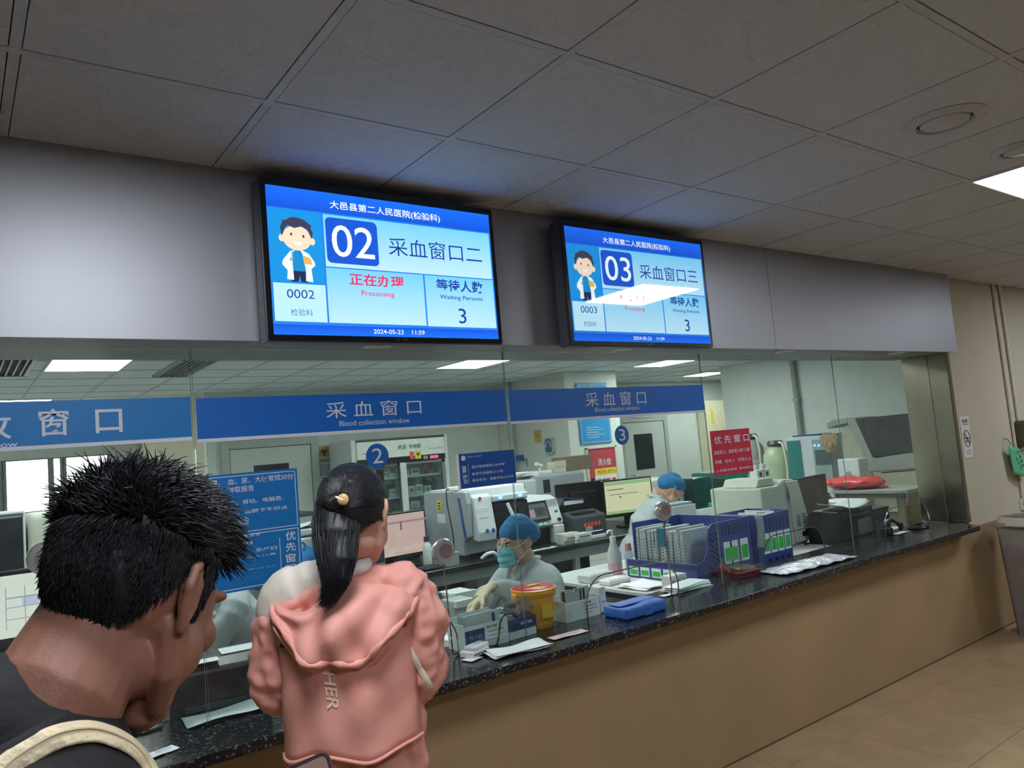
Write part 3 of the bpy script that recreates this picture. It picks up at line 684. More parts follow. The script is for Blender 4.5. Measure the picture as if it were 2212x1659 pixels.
for si, z in enumerate(SH_Z):
    x = .1
    while x < FWd-.2:
        wd = rr.uniform(.07, .17); h = rr.uniform(.06, .17)
        half = 0 if x < FWd*.5 else 1
        if rr.random() < .8:
            lab = 'small reagent carton behind glass on the %s shelf of the fridge, %s' % (['lowest', 'second lowest', 'middle', 'second highest', 'topmost'][si], SIDES[half])
            o = thing('reagent_carton', lab, 'carton', (FX0+x+wd/2, FY+.25, z), 0, 'reagent cartons in the fridge, %s shelf %s' % (['lowest', 'second lowest', 'middle', 'second highest', 'topmost'][si], SIDES[half]))
            red = (si == 4 and x > FWd*.8)
            box('carton', mat('carton_red', (200, 84, 84), .6) if red else rr.choice(M_CARTONS), -wd/2, wd/2, -.06, .06, 0, h, o)
            box('printed_label', M_INKGREY, -wd*.3, wd*.3, -.0615, -.06, h*.3, h*.7, o, bev=0)
        x += wd+rr.uniform(.01, .06)
# ---------------------------------------------------------------- column, posters, hydrant
YC = 8.13
t, W, H = wall_sheet('flowchart_poster', 'bright blue flow chart poster on the white column', 'poster', (1242, 828), (1320, 955), YC-.004, mat('poster_sky', (44, 146, 206), .5), .02)
frame_line(t, .02, W-.02, .02, H-.02, M_LETTER, .005, -.0225); text(t, '大邑县第二人民医院', M_LETTER, W*.16, W*.55, H*.93, H*.965, -.0225); lathe('logo', M_LETTER, [(.001, -.021), (.02, -.021), (.02, -.0225), (.001, -.0225)], 16, t, axis='y', off=(W*.1, 0, H*.95))
rr = random.Random(5)
for k in range(7):
    for q in range(3): box('chart_box', M_LETTER, W*(.1+.12*k), W*(.1+.12*k)+W*.09, -.0222, -.02, H*(.62-.1*q), H*(.62-.1*q)+.004+.03*rr.random(), t, bev=0)
for k in range(5): box('print_line', M_LETTER, W*.2, W*(.55+.3*rr.random()), -.0222, -.02, H*(.1+.04*k), H*(.108+.04*k), t, bev=0)
a, b = PY(1263, 968, YC), PY(1337, 1062, YC)
t = thing('hydrant_cabinet', 'red fire hydrant cabinet door reading 消火栓 on the column', 'hydrant cabinet', (a.x, YC, b.z)); W, H = b.x-a.x, a.z-b.z
box('door', mat('hydrant_red', (190, 70, 80), .4), .01, W-.01, -.02, -.001, .01, H-.01, t)
bm = bmesh.new()
for q in ((0, W, H-.02, H), (0, W, 0, .02), (0, .02, 0, H), (W-.03, W, 0, H)): add_box(bm, q[0], q[1], -.035, -.001, q[2], q[3])
from_bm('frame', bm, mat('hydrant_frame', (206, 206, 196), .5), t)
text(t, '消火栓', M_LETTER, W*.36, W*.8, H*.60, H*.75, -.022, .015); box('handle', M_BLACK, W*.08, W*.2, -.03, -.019, H*.08, H*.35, t)
sg = box('instruction_sheet', M_PAPER, W*.22, W*.97, -.024, -.0205, .015, H*.54, t, bev=0)
box('yellow_strip', mat('yellow_strip', (238, 214, 60), .6), W*.22, W*.97, -.0255, -.0238, H*.40, H*.54, t, bev=0); text(t, '消防栓使用方法', mat('red_print', (200, 60, 60), .6), W*.3, W*.9, H*.43, H*.51, -.0265, .01)
for q in ((.28, .42), (.46, .72), (.78, .9)): box('pictogram', mat('pictogram_red', (206, 66, 84), .6), W*q[0], W*q[1], -.0255, -.0238, H*.1, H*.32, t, bev=0)
XF = 6.976
def side_item(tl, br): a, b = PX(*tl, XF), PX(*br, XF); return a, b
a, b = side_item((1153, 930), (1171, 955)); t = thing('paper_note', 'ochre paper note on the side of the white column', 'paper', (XF, (a.y+b.y)/2, (a.z+b.z)/2), -math.pi/2)
W, H = abs(a.y-b.y), abs(a.z-b.z); box('sheet', mat('ochre_paper', (206, 172, 92), .7), -W/2, W/2, -.003, 0, -H/2, H/2, t, bev=0)
for k in range(3): box('print_line', M_INK, -W*.3, W*.25, -.0036, -.003, H*(.2-.16*k), H*(.23-.16*k), t, bev=0)
a, b = side_item((1180, 946), (1202, 980)); t = thing('wall_gauge', 'grey wall gauge with a blue face on the column side', 'gauge', (XF, (a.y+b.y)/2, (a.z+b.z)/2), -math.pi/2); W, H = abs(a.y-b.y), abs(a.z-b.z)
prism('case', mat('gauge_case', (176, 184, 180), .45), rrect(-W/2, W/2, -H/2, H/2, .06), 'y', -.05, 0, t); prism('face', mat('gauge_blue', (64, 112, 148), .3), rrect(-W*.36, W*.36, -H*.38, H*.42, .04), 'y', -.054, -.049, t)
bm = bmesh.new(); add_tube(bm, [(W*.26*math.cos(math.radians(q)), -.055, H*.28*math.sin(math.radians(q))) for q in range(-20, 201, 20)], .006, 5, (0, 1, 0)); from_bm('dial_arc', bm, M_LETTER, t)
# pipes in the corner
for k, px in enumerate((1116, 1126)):
    p = PY(px, 940, 9.3); t = thing('drain_pipe', ['grey pipe in the corner left of the white column', 'bent grey pipe beside the corner of the white column'][k], 'pipe', (p.x-.05+.1*k, 9.3-.15*k, 0), 0, 'corner pipes')
    tube('pipe', M_GREY, smooth_path([(0, 0, 0), (0, 0, 1.3), (0, 0, 1.6 if k else 2.68)] if k == 0 else [(0, 0, 0), (.0, 0, 1.1), (.0, 0, 1.28), (-.08, 0, 1.38), (-.12, 0, 1.5)]), .022, 10, t)
t = thing('pipe_tag', 'small blue tag tied to the corner pipe', 'tag', PY(1124, 990, 9.22)); box('plate', M_SIGNBLUE, -.09, .09, -.004, 0, -.04, .05, t)
# cream cupboard shape standing in for a bright opening between door and partition
a, b = PY(1519, 866, LY1-.2), PY(1578, 1010, LY1-.2)
t = thing('opening_stand_in', 'cream cupboard shape standing in for a bright opening beyond the right partition', 'cupboard', (a.x, LY1-.2, 0)); W = 1.7
box('body', mat('opening_cream', (232, 226, 196), .6), 0, W, 0, .18, 0, a.z, t); box('door', mat('opening_cream', (232, 226, 196), .6), .02, W/2-.01, -.02, -.001, .05, a.z-.03, t); box('door', mat('opening_cream', (232, 226, 196), .6), W/2+.01, W-.02, -.02, -.001, .05, a.z-.03, t)  # body and doors are parts of the stand-in for the bright opening
box('yellow_label', mat('yellow_strip', (238, 214, 60), .6), .16, .24, -.023, -.0202, a.z-.45, a.z-.18, t, bev=0)
# pipe on the right partition
p = PX(1716, 800, 9.93); t = thing('wall_pipe', 'vertical grey pipe on the pale right-hand lab wall', 'pipe', (9.90, p.y, 0)); lathe('pipe', mat('pipe_grey', (146, 152, 146), .5), [(.04, .0), (.04, CEIL)], 14, t)
for z in (.6, 1.3, 2.0): box('clamp', M_GREY, -.045, .05, -.05, .05, z, z+.03, t)

# ================================================================== LAB FURNITURE
M_BTOP = mat('bench_top_black', (26, 27, 30), .3, var=.1); M_BFRAME = mat('bench_frame', (136, 142, 144), .45)
def bench(label, x0, x1, y0, y1, z, nleg, name='lab_bench', top=None):
    t = thing(name, label, 'bench', (x0, y0, 0)); W, D = x1-x0, y1-y0
    box('bench_top', top or M_BTOP, 0, W, 0, D, z-.04, z, t, bev=.004)
    box('apron', M_BFRAME, .02, W-.02, .03, .06, z-.12, z-.041, t); box('apron', M_BFRAME, .02, W-.02, D-.06, D-.03, z-.12, z-.041, t)
    for k in range(nleg):
        x = .03+(W-.11)*k/(nleg-1)
        box('leg', M_BFRAME, x, x+.05, .03, .08, 0, z-.12, t); box('leg', M_BFRAME, x, x+.05, D-.08, D-.03, 0, z-.12, t)
    box('back_panel', mat('bench_panel_dark', (52, 55, 58), .5), .05, W-.05, D-.1, D-.085, .1, z-.12, t)
    return t
BZ = .855
bench('long black-topped lab bench behind the seated nurse', 1.9, 5.5, 4.72, 6.3, BZ, 6)
DZ = .795; M_DTOP = mat('desk_top_pale', (196, 200, 196), .4, var=.02); M_DBODY = mat('desk_body', (172, 176, 172), .45)
def desk(label, x0, x1, y0, y1, drawers_right):
    t = thing('lab_desk', label, 'desk', (x0, y0, 0)); W, D = x1-x0, y1-y0
    box('desk_top', M_DTOP, 0, W, 0, D, DZ-.022, DZ, t, bev=.003); box('edge_band', M_BLACK, -.002, W, -.001, D, DZ-.05, DZ-.0225, t, bev=0)
    ys = [(.02, .34), (.36, .68), (.70, D-.04)] if drawers_right else [(D-.45, D-.04)]
    for a, b in ys:
        bd = box('drawer_unit', M_DBODY, .06, W-.04, a, b, .06, DZ-.055, t)
        for k in range(3):
            z0 = .09+.21*k; box('drawer_front', M_DTOP, .045, .062, a+.015, b-.015, z0, z0+.19, bd); box('drawer_pull', M_DARK, .035, .046, (a+b)/2-.05, (a+b)/2+.05, z0+.15, z0+.165, bd)
    for x in (.02, W-.05):
        for y in (.02, D-.05): box('leg', M_BFRAME, x, x+.03, y, y+.03, 0, DZ-.05, t)
    return t
desk('pale black-edged desk in front of the masked nurse', 1.765, 2.32, 2.945, 4.3, False)
desk('pale desk with drawers under the blue file baskets', 3.085, 4.12, 2.945, 4.05, True)
desk('pale desk under the beige instrument near the steel jamb', 4.16, 5.95, 2.945, 4.02, False)
desk('pale desk behind the leftmost pane', -.9, .48, 2.945, 4.6, False)
desk('pale desk behind the woman in pink', .50, 1.02, 2.945, 3.6, False)
bench('black-topped bench with the old instruments at the left edge', -1.2, 1.75, 4.85, 5.7, BZ, 4)
t = thing('storage_box', 'blue plastic storage box under the file basket desk', 'box', (2.95, 3.06, 0)); box('body', mat('box_blue', (26, 78, 168), .4), -.1, .1, -.12, .2, 0, .6, t, bev=.02, seg=2); box('lid', mat('box_blue', (26, 78, 168), .4), -.11, .11, -.13, .21, .6, .63, t, bev=.01)
# ================================================================== INSTRUMENTS ON THE BENCH
M_INSTR = mat('instrument_white', (206, 212, 214), .4, var=.02); M_INSTRG = mat('instrument_grey', (164, 172, 178), .42, var=.03); M_SMOKE = mat('smoked_cover', (12, 13, 18), .22, var=.1, spec=.25)
M_BLUETRIM = mat('blue_trim', (30, 86, 160), .4); M_YEL = mat('yellow_sticker', (222, 206, 74), .6)
M_SCRDARK = mat('screen_off', (18, 19, 22), .12)
def frontbox(name, label, cat, px0, px1, pyt, Y, z0, D, rz=0, group=None):
    """thing whose front face stands at depth Y between two pixel columns, top at pyt"""
    a, b = PY(px0, pyt, Y), PY(px1, pyt, Y); t = thing(name, label, cat, (a.x, Y, z0), rz, group)
    return t, b.x-a.x, (a.z+b.z)/2-z0
# analyser with blue stripe
t, W, H = frontbox('blood_analyser', 'white blood analyser with a smoked cover and blue side stripe', 'analyser', 1007, 1136, 1056, 4.86, BZ, .6)
H = 1.375-BZ; D = .62
prism('side_body', M_INSTRG, [(.06, .03), (D, .03), (D, H-.01), (-.0, H-.01), (-.02, H-.1), (-.01, .17), (.06, .14)], 'x', -.02, .03, t, bev=.01)
prism('main_body', M_INSTR, [(.10, .03), (D-.02, .03), (D-.02, H), (.02, H), (-.0, H-.08), (.03, .2), (.10, .16)], 'x', .03, W, t, bev=.008)
prism('front_column', M_INSTR, [(.05, H-.02), (-.03, H-.06), (-.075, .2), (-.06, .13), (.05, .15)], 'x', .03, .2, t, bev=.012)
prism('blue_stripe', M_BLUETRIM, [(.07, H-.06), (.10, H-.05), (.04, .16), (.015, .17)], 'x', -.024, -.018, t)
prism('smoked_cover', M_SMOKE, [(.05, H-.11), (-.045, H-.12), (-.085, .16), (.05, .12)], 'x', .205, W-.03, t, bev=.006)
tube('door_strip', M_INSTR, smooth_path([(.33, -.052, H-.13), (.37, -.066, H-.24), (.40, -.085, .2)]), [(.016, .006)]*11, 6, t, (0, 1, 0))
box('lamp_rail', M_INSTR, .2, W-.02, -.05, .0, H-.11, H-.06, t, bev=.01)
M_BLULED = emit('led_blue', (90, 120, 255), 6)
for x in (.27, .46): lathe('status_lamp', M_BLULED, [(.001, -.006), (.018, -.005), (.02, 0), (.001, 0)], 16, t, axis='y', off=(x, -.051, H-.078))
lathe('red_button', mat('button_red', (196, 60, 64), .4), [(.001, -.006), (.013, -.005), (.013, 0), (.001, 0)], 16, t, axis='y', off=(.09, -.036, H-.07))
for x in (.11, .165): lathe('blue_button', mat('button_blue', (44, 104, 168), .4), [(.001, -.008), (.016, -.007), (.016, .006), (.001, .006)], 16, t, axis='y', off=(x, -.071, .205))
box('maker_strip', mat('maker_teal', (110, 160, 176), .5), .06, .14, -.058, -.05, H-.225, H-.215, t, bev=0); box('info_label', M_PAPER, .05, .15, -.05, -.04, H-.17, H-.14, t, bev=0)
st = box('biohazard_label', M_YEL, -.0215, -.0205, .34, .42, H-.16, H-.07, t, bev=0); box('warning_label', M_PAPER, -.0215, -.0205, .30, .42, H-.25, H-.18, t, bev=0)
for k in range(3): box('label_mark', M_INK, -.0222, -.0214, .36, .40, H-.145+.022*k, H-.135+.022*k, t, bev=0)
lathe('paper_roll', M_PAPER, [(.001, -.03), (.045, -.03), (.045, .03), (.001, .03)], 20, t, axis='x', off=(.23, -.09, .07)); tube('gun_rest', M_INSTR, smooth_path([(.02, -.1, .015), (.06, -.12, .045), (.12, -.12, .045), (.15, -.11, .015)]), .014, 8, t)
t2 = thing('usb_adapter', 'white power adapter with a black cable on top of the blood analyser', 'adapter', (t.location.x-.03, 5.05, BZ+H)); box('body', M_WHITE, -.02, .08, -.02, .02, 0, .03, t2, bev=.006)
tube('cable', M_BLACK, smooth_path([(-.02, 0, .015), (-.08, -.08, 0), (-.1, -.12, -.12), (-.1, -.16, -.3), (-.12, -.2, -H+.01)]), .005, 6, t2)
# white analyser with touch screen
t, W, H = frontbox('screen_analyser', 'white analyser with a small tilted touch screen and green lamps', 'analyser', 1131, 1214, 1080, 4.92, BZ, .5); H = 1.245-BZ; D = .5
prism('body', M_INSTR, [(.04, .14), (D, .14), (D, H), (.14, H), (.07, H-.03), (-.0, .16)], 'x', 0, W, t, bev=.012); box('base', M_BLACK, .02, W*.75, .06, D-.02, 0, .14, t); box('side_foot', M_INSTR, W*.72, W-.005, -.01, .2, 0, .15, t, bev=.008)
ang = math.atan2(.07, H-.19)
scr = prism('screen_bezel', M_BLACK, rrect(-.13, .13, -.085, .085, .012), 'y', -.006, .004, t); scr.location = (W*.34, .03, .275); scr.rotation_euler = (-ang, 0, 0)
for nme, m, q in (('display', emit('small_display', (120, 122, 128), .5), (-.11, .11, -.065, .065)), ('display_field', emit('small_display_pink', (205, 170, 180), .6), (-.105, -.02, -.045, .02)), ('display_field', emit('small_display_grey', (60, 62, 70), .5), (-.01, .1, -.045, .03))):
    o = poly(scr, nme, m, [(q[0], q[2]), (q[1], q[2]), (q[1], q[3]), (q[0], q[3])], -.0065 if nme == 'display' else -.0075)
for x, m in ((.16, 'a'), (.205, 'b')): lathe('green_lamp', emit('led_green', (60, 255, 110), 3), [(.001, -.004), (.007, -.003), (.007, .0), (.001, .0)], 10, t, axis='y', off=(x, .006, .175))
lathe('round_port', M_BLACK, [(.001, -.012), (.014, -.01), (.014, .01), (.001, .01)], 16, t, axis='y', off=(W*.88, .0, .19)); box('label', M_INKGREY, W*.84, W*.92, .03, .04, .24, .265, t, bev=0)
for k in range(6): box('vent_rib', M_INSTRG, W*(.66+.05*k), W*(.67+.05*k), .045, .06, .30, .36, t, bev=0)
# large grey analyser behind
YB5 = 5.55; p0, p1 = PY(1160, 1040, YB5), PY(1264, 1030, YB5)
t = thing('large_analyser', 'large grey box analyser standing behind the touch screen analyser', 'analyser', (p0.x, YB5, BZ)); W = p1.x-p0.x; H = 1.395-BZ
box('front', M_INSTRG, 0, W, 0, .6, .02, H, t, bev=.025, seg=3); box('side_wing', M_INSTR, -.26, .02, .02, .58, .04, H-.03, t, bev=.02, seg=3)
box('display_window', M_INK, .07, .15, -.003, .004, H-.17, H-.05, t); box('vent', M_DARK, -.2, -.13, .015, .022, H-.12, H-.08, t); box('foot', M_DARK, -.2, W-.05, .05, .55, 0, .03, t)
# things on top of the large analyser
zt = BZ+H
t = thing('paper_pile', 'pile of white papers on top of the large analyser', 'papers', (p0.x-.05, YB5+.2, zt)); 
for k in range(3): o = box('sheet', M_PAPER, -.14+.02*k, .15-.01*k, -.12, .1, .012*k, .012*k+.01, t, bev=0); o.rotation_euler = (0, 0, .2*k-.2)
t = thing('stand_base', 'white crumpled cloth-like stand on the large analyser', 'stand', (p0.x+.16, YB5+.18, zt)); prism('base', M_WHITE, rrect(-.1, .12, -.08, .08, .02), 'z', 0, .03, t, bev=.006); tube('arm', M_WHITE, [(.02, 0, .03), (.05, 0, .08), (-.03, -.02, .10)], .018, 8, t)
t = thing('carton', 'small cream carton on the large analyser beside the brown box', 'carton', (p0.x+.38, YB5+.15, zt)); box('body', M_CARTONS[2], -.08, .06, -.06, .06, 0, .1, t); box('flap', M_CARTONS[2], -.08, .06, -.065, -.06, .05, .11, t)
t = thing('brown_box', 'brown cardboard box on the right end of the large analyser', 'carton', (p0.x+.62, YB5+.2, zt)); box('body', mat('cardboard', (132, 116, 100), .8), -.17, .18, -.1, .12, 0, .14, t); box('tape', mat('tape', (170, 158, 140), .4), -.17, .18, -.015, .015, .14, .1412, t, bev=0)
# dark printer and binder
p = PY(1250, 1150, 4.95); t = thing('laser_printer', 'dark grey laser printer right of the touch screen analyser', 'printer', (p.x+.03, 5.0, BZ))
prism('body', mat('printer_dark', (66, 70, 76), .45), [(-.16, 0), (.2, 0), (.22, .12), (.2, .2), (-.02, .23), (-.16, .19)], 'x', -.16, .2, t, bev=.015); box('output_tray', M_BLACK, -.12, .12, -.12, .1, .205, .222, t); box('label', M_GREY, -.05, .02, -.178, -.168, .05, .1, t)
t = thing('ring_binder', 'navy ring binder lying open-tilted on the dark printer', 'binder', (p.x-.06, 5.12, BZ+.235))
for k, (rot, q) in enumerate(((.5, (-.14, .02)), (.12, (-.02, .22)))):
    o = box('cover', mat('binder_navy', (36, 44, 84), .5), -.14 if k == 0 else 0, 0 if k == 0 else .24, -.12, .12, 0, .012, t); o.location = (-.02, 0, .10 if k == 0 else .105); o.rotation_euler = (0, -rot*1.6 if k == 0 else rot, 0)
box('paper_block', M_PAPER, -.02, .2, -.11, .11, .05, .085, t)
# cartons and tube rack before the printer
for k, (px, Yq, s, lab) in enumerate(((1228, 4.80, .085, 'open white carton at the bench edge, left of its twin'), (1254, 4.77, .08, 'low white printed carton at the bench edge beside the tube rack'))):
    p = PY(px, 1160, Yq); t = thing('carton', lab, 'carton', (p.x, Yq, BZ)); box('body', M_CARTONS[2] if k == 0 else M_CARTONS[0], -s, s, -.04, .05, 0, .07 if k else .085, t); box('flap', M_CARTONS[0], -s, s, -.052, -.041, .03, .075, t); box('print', M_INKGREY, -s*.7, s*.7, -.0535, -.052, .04, .055, t, bev=0)
p = PY(1285, 1158, 4.82); t = thing('tube_rack', 'white tube rack holding red-capped blood tubes', 'tube rack', (p.x, 4.86, BZ)); box('tray', M_WHITE, -.12, .12, -.05, .05, 0, .025, t); box('upper_plate', M_WHITE, -.1, .1, -.04, .04, .055, .06, t)
for i in range(5):
    for j in range(2):
        x, y = -.08+.04*i, -.02+.04*j
        tb = thing('blood_tube', 'red-capped blood tube standing in the white tube rack', 'blood tube', (p.x+x, 4.86+y, BZ+.026), 0, 'tubes in the white rack')
        lathe('glass', mat('tube_purple', (84, 66, 120), .2), [(.001, 0), (.008, .002), (.008, .08), (.001, .08)], 10, tb); lathe('cap', mat('tube_cap', (218, 84, 62), .45), [(.001, .075), (.013, .076), (.014, .105), (.001, .106)], 12, tb)
# monitors on the bench
def monitor(label, loc, rz, w, h, screen, stand=.12, tilt=0, extra=None):
    t = thing('monitor', label, 'monitor', loc, rz); hd = thing if 0 else None
    box('bezel', M_BLACK, -w/2, w/2, -.02, .02, stand, stand+h, t, bev=.006); box('panel', screen, -w/2+.015, w/2-.015, -.0215, -.019, stand+.03, stand+h-.015, t, bev=0)
    box('back_hump', M_BLACK, -w*.25, w*.25, .018, .05, stand+.06, stand+h-.08, t, bev=.01); box('neck', M_BLACK, -.03, .03, .02, .05, .01, stand+.12, t); prism('foot', M_BLACK, rrect(-.11, .11, -.09, .09, .03), 'z', 0, .015, t)
    return t
p = PY(1300, 1130, 5.05); m1 = monitor('black monitor seen from behind next to the dark printer', (p.x+.06, 5.36, BZ), 2.9, .52, .34, M_SCRDARK, .1)
M_SCRY = emit('screen_yellow', (236, 230, 190), .85)
p = PY(1372, 1120, 4.95); m2 = monitor('monitor with a pale yellow spreadsheet beside the bowed technician', (p.x+.08, 5.1, BZ), -.25, .52, .34, M_SCRY, .1)
for q in ((-.24, .24, .39, .42, (180, 220, 170)), (-.24, .24, .13, .155, (190, 216, 160)), (-.22, -.05, .345, .355, (150, 140, 130)), (-.2, .1, .30, .31, (190, 190, 170))): poly(m2, 'display_field', emit('scr_%d' % int(q[2]*1000), q[4], .7), [(q[0], q[2]), (q[1], q[2]), (q[1], q[3]), (q[0], q[3])], -.0225)
poly(m2, 'display_field', emit('scr_red', (220, 60, 60), .8), [(-.1, .27), (-.08, .27), (-.08, .285), (-.1, .285)], -.0225)
M_SCRP = emit('screen_pink', (226, 188, 178), .82)
p = PY(884, 1215, 4.9); m3 = monitor('monitor with a pale pink screen right of the woman in pink', (p.x+.03, 5.08, BZ), .08, .46, .34, M_SCRP, .07)
poly(m3, 'display_field', emit('scr_pinkbar', (200, 150, 165), .7), [(-.23, .33), (.23, .33), (.23, .345), (-.23, .345)], -.0225); poly(m3, 'display_field', emit('scr_pinkline', (120, 90, 100), .6), [(.0, .28), (.012, .28), (.012, .345), (.0, .345)], -.0225)
# grey instrument left of that monitor, printer and black column behind it
p = PY(815, 1235, 4.82); t = thing('grey_instrument', "pale grey instrument with a recessed handle beside the woman's face", 'instrument', (p.x, 4.86, BZ)); 
box('body', M_INSTRG, -.20, .09, 0, .5, .02, .40, t, bev=.015, seg=2); box('recess', M_DARK, .015, .08, -.004, .01, .1, .22, t); box('drawer_line', M_DARK, -.18, .01, -.002, .003, .09, .094, t, bev=0); box('foot', M_DARK, -.18, .07, .02, .48, 0, .025, t)
lathe('lamp', emit('led_amber', (255, 220, 90), 2), [(.001, -.003), (.006, -.002), (.006, 0), (.001, 0)], 10, t, axis='y', off=(.06, -.001, .31))
p = PY(870, 1112, 5.35); t = thing('black_printer', 'black printer with papers on it behind the pink-screen monitor', 'printer', (p.x, 5.75, BZ)); box('body', M_BLACK, -.2, .22, -.25, .25, 0, .30, t, bev=.01); box('tray', M_DARK, -.15, .18, -.22, .0, .301, .312, t)
o = box('paper', M_PAPER, -.2, .1, -.2, .05, .32, .324, t, bev=0); o.rotation_euler = (0, .06, .1)
p = PY(877, 1110, 5.5); t = thing('black_column', 'black twin-column stand with a bright strip in front of the fridge', 'stand', (p.x, 6.08, BZ)); 
for sx in (-1, 1): prism('column', M_BLACK, rrect(sx*.07-.035, sx*.07+.035, -.04, .04, .01), 'z', .34, .72, t)
box('bright_strip', mat('brushed_alu', (170, 176, 178), .3, metal=.6), -.03, .03, -.03, .03, .0, .72, t); box('base', M_BLACK, -.13, .13, -.1, .1, 0, .34, t)
# small clear bottle and bag near the monitor
p = PY(938, 1200, 4.95); t = thing('small_bottle', 'small bottle with a dark cap between the pink screen and the analyser', 'bottle', (p.x, 5.05, BZ)); lathe('body', mat('bottle_pale', (200, 210, 206), .2), [(.001, 0), (.035, .002), (.035, .14), (.012, .17), (.001, .171)], 16, t); lathe('cap', mat('cap_navy', (40, 54, 84), .4), [(.001, .168), (.02, .169), (.02, .205), (.001, .206)], 14, t)
p = PY(962, 1208, 4.8); t = thing('small_box', 'small grey box on the bench below the analyser cable', 'box', (p.x+.02, 4.82, BZ)); box('body', M_GREY, -.08, .08, -.05, .05, 0, .085, t); box('lid', M_INSTRG, -.082, .082, -.052, .052, .085, .095, t)
# copier with papers behind the woman's shoulder
p = PY(668, 1150, 5.3); t = thing('copier', 'pale copier with loose papers on it left of the woman in pink', 'copier', (p.x-.10, 5.5, BZ)); zt2 = p.z-BZ
box('body', mat('copier_white', (188, 194, 196), .45), -.28, .25, -.2, .3, 0, .3, t, bev=.012); box('lid', mat('copier_white', (188, 194, 196), .45), -.28, .25, -.19, .3, .31, .36, t, bev=.012); box('feed_tray', M_DARK, -.2, .2, -.1, .25, .44, .47, t); box('tray_support', M_DARK, -.15, .15, .1, .2, .36, .44, t)
sheet('paper', M_PAPER, 6, 4, lambda u, v: (-.2+u*.42, -.18+v*.3, .385+.02*math.sin(u*9+v*3)), t)
M_BLUEBAG = mat('blue_bag', (44, 126, 190), .3, bump=.5, bscale=18)
t = thing('blue_bag', 'crumpled blue plastic bag hanging in front of the copier', 'bag', (PY(660, 1190, 5.2).x-.03, 5.18, BZ)); 
bm = bmesh.new(); bmesh.ops.create_icosphere(bm, subdivisions=3, radius=1)
for v in bm.verts: v.co = Vector((v.co.x*.16, v.co.y*.06, .12+v.co.z*.12))+v.co*.02*math.sin(v.co.x*14+v.co.z*17)
from_bm('bag', bm, M_BLUEBAG, t, True)
tube('tie', M_BLUEBAG, smooth_path([(0, 0, .23), (.02, -.01, .26), (-.01, -.02, .29)]), .008, 6, t)
# keyboard and papers along the bench edge
t = thing('keyboard', 'black keyboard under the pink-screen monitor', 'keyboard', (PY(890, 1222, 4.8).x, 4.80, BZ)); box('base', M_BLACK, -.2, .24, -.05, .06, 0, .02, t)
for r in range(4):
    for c in range(12): box('key', M_DARK, -.19+.035*c, -.162+.035*c, -.04+.024*r, -.02+.024*r, .02, .026, t, bev=0)
for k, px in enumerate((1150, 1170, 1190)):
    p = PY(px, 1176, 4.76); t = thing('reagent_slip', ['white slip lying at the bench edge, leftmost of three', 'white slip lying at the bench edge, middle of three', 'white slip lying at the bench edge, rightmost of three'][k], 'slip', (p.x, 4.765, BZ)); o = box('card', M_PAPER, -.05, .05, -.02, .02, 0, .004, t, bev=0); o.rotation_euler = (0, 0, .2*(k-1)); box('print', M_INK, -.03, .0, -.008, .008, .0041, .0046, t, bev=0)
# hangings under the bench: white carton
t = thing('carton', 'white carton with blue base standing under the lab bench', 'carton', (PY(1055, 1240, 5.1).x, 5.15, .0)); box('body', M_CARTONS[1], -.14, .16, -.1, .1, .3, .68, t); box('base_box', M_SIGNBLUE, -.14, .16, -.1, .1, 0, .3, t)

# ================================================================== LEFT EDGE
t = thing('monitor', 'monitor with a white spreadsheet at the left edge', 'monitor', (.12, 4.05, DZ), -.05)
box('bezel', M_BLACK, -.28, .24, -.02, .02, .19, .52, t, bev=.006); box('panel', emit('screen_white', (236, 236, 226), .95), -.27, .225, -.0215, -.019, .235, .50, t, bev=0); box('neck', M_BLACK, -.04, .04, .02, .05, .01, .3, t); box('foot', M_BLACK, -.12, .12, -.08, .1, 0, .015, t)
for q in ((.06, .2, .40, .405), (.06, .2, .36, .363), (.06, .2, .31, .313), (.06, .063, .27, .45), (.13, .133, .27, .45)): poly(t, 'grid_line', emit('scr_grid', (170, 172, 180), .8), [(q[0], q[2]), (q[1], q[2]), (q[1], q[3]), (q[0], q[3])], -.023)
poly(t, 'display_field', emit('scr_lilac', (206, 210, 232), .9), [(.12, .36), (.2, .36), (.2, .40), (.12, .40)], -.0228)
p = PY(30, 1255, 5.0); t = thing('dark_instrument', 'black-fronted instrument with a white edge at the left edge', 'instrument', (PY(56, 1180, 5.0).x, 5.0, BZ)); a = PY(56, 1108, 5.0)
box('cabinet', M_INSTRG, -.5, -.012, .0, .5, 0, a.z-BZ, t); box('dark_front', mat('dark_front', (40, 44, 52), .25, var=.3, scale=8), -.49, -.015, -.006, .002, .02, a.z-BZ-.02, t); box('white_edge', M_WHITE, -.012, .0, -.008, .5, 0, a.z-BZ, t); box('top_edge', M_WHITE, -.5, 0, -.008, .5, a.z-BZ, a.z-BZ+.012, t)
a = PY(60, 1112, 5.05); b = PY(140, 1240, 5.05); t = thing('white_instrument', 'white moulded instrument half hidden behind the man at the left', 'instrument', (a.x, 5.05, BZ)); H = a.z-BZ
box('body', mat('instr_ivory', (206, 206, 194), .45), 0, .45, 0, .45, .0, H, t, bev=.03, seg=3); prism('raised_front', mat('instr_ivory', (206, 206, 194), .45), rrect(.1, .42, .06, H-.04, .06), 'y', -.03, .01, t, bev=.008); box('foot_strip', M_BLACK, .0, .45, -.02, .4, -.0, .03, t); box('handle_slot', M_DARK, .06, .075, -.006, .004, .1, .25, t)
t = thing('dark_shelf', 'dark shelf under the frosted windows of the far bay', 'shelf', (.7, 12.6, 0)); box('top', mat('shelf_dark', (84, 88, 88), .6), -.9, 1.4, 0, .5, 1.15, 1.34, t); 
for x in (-.85, 1.3): box('leg', M_DARK, x, x+.05, .05, .45, 0, 1.15, t)
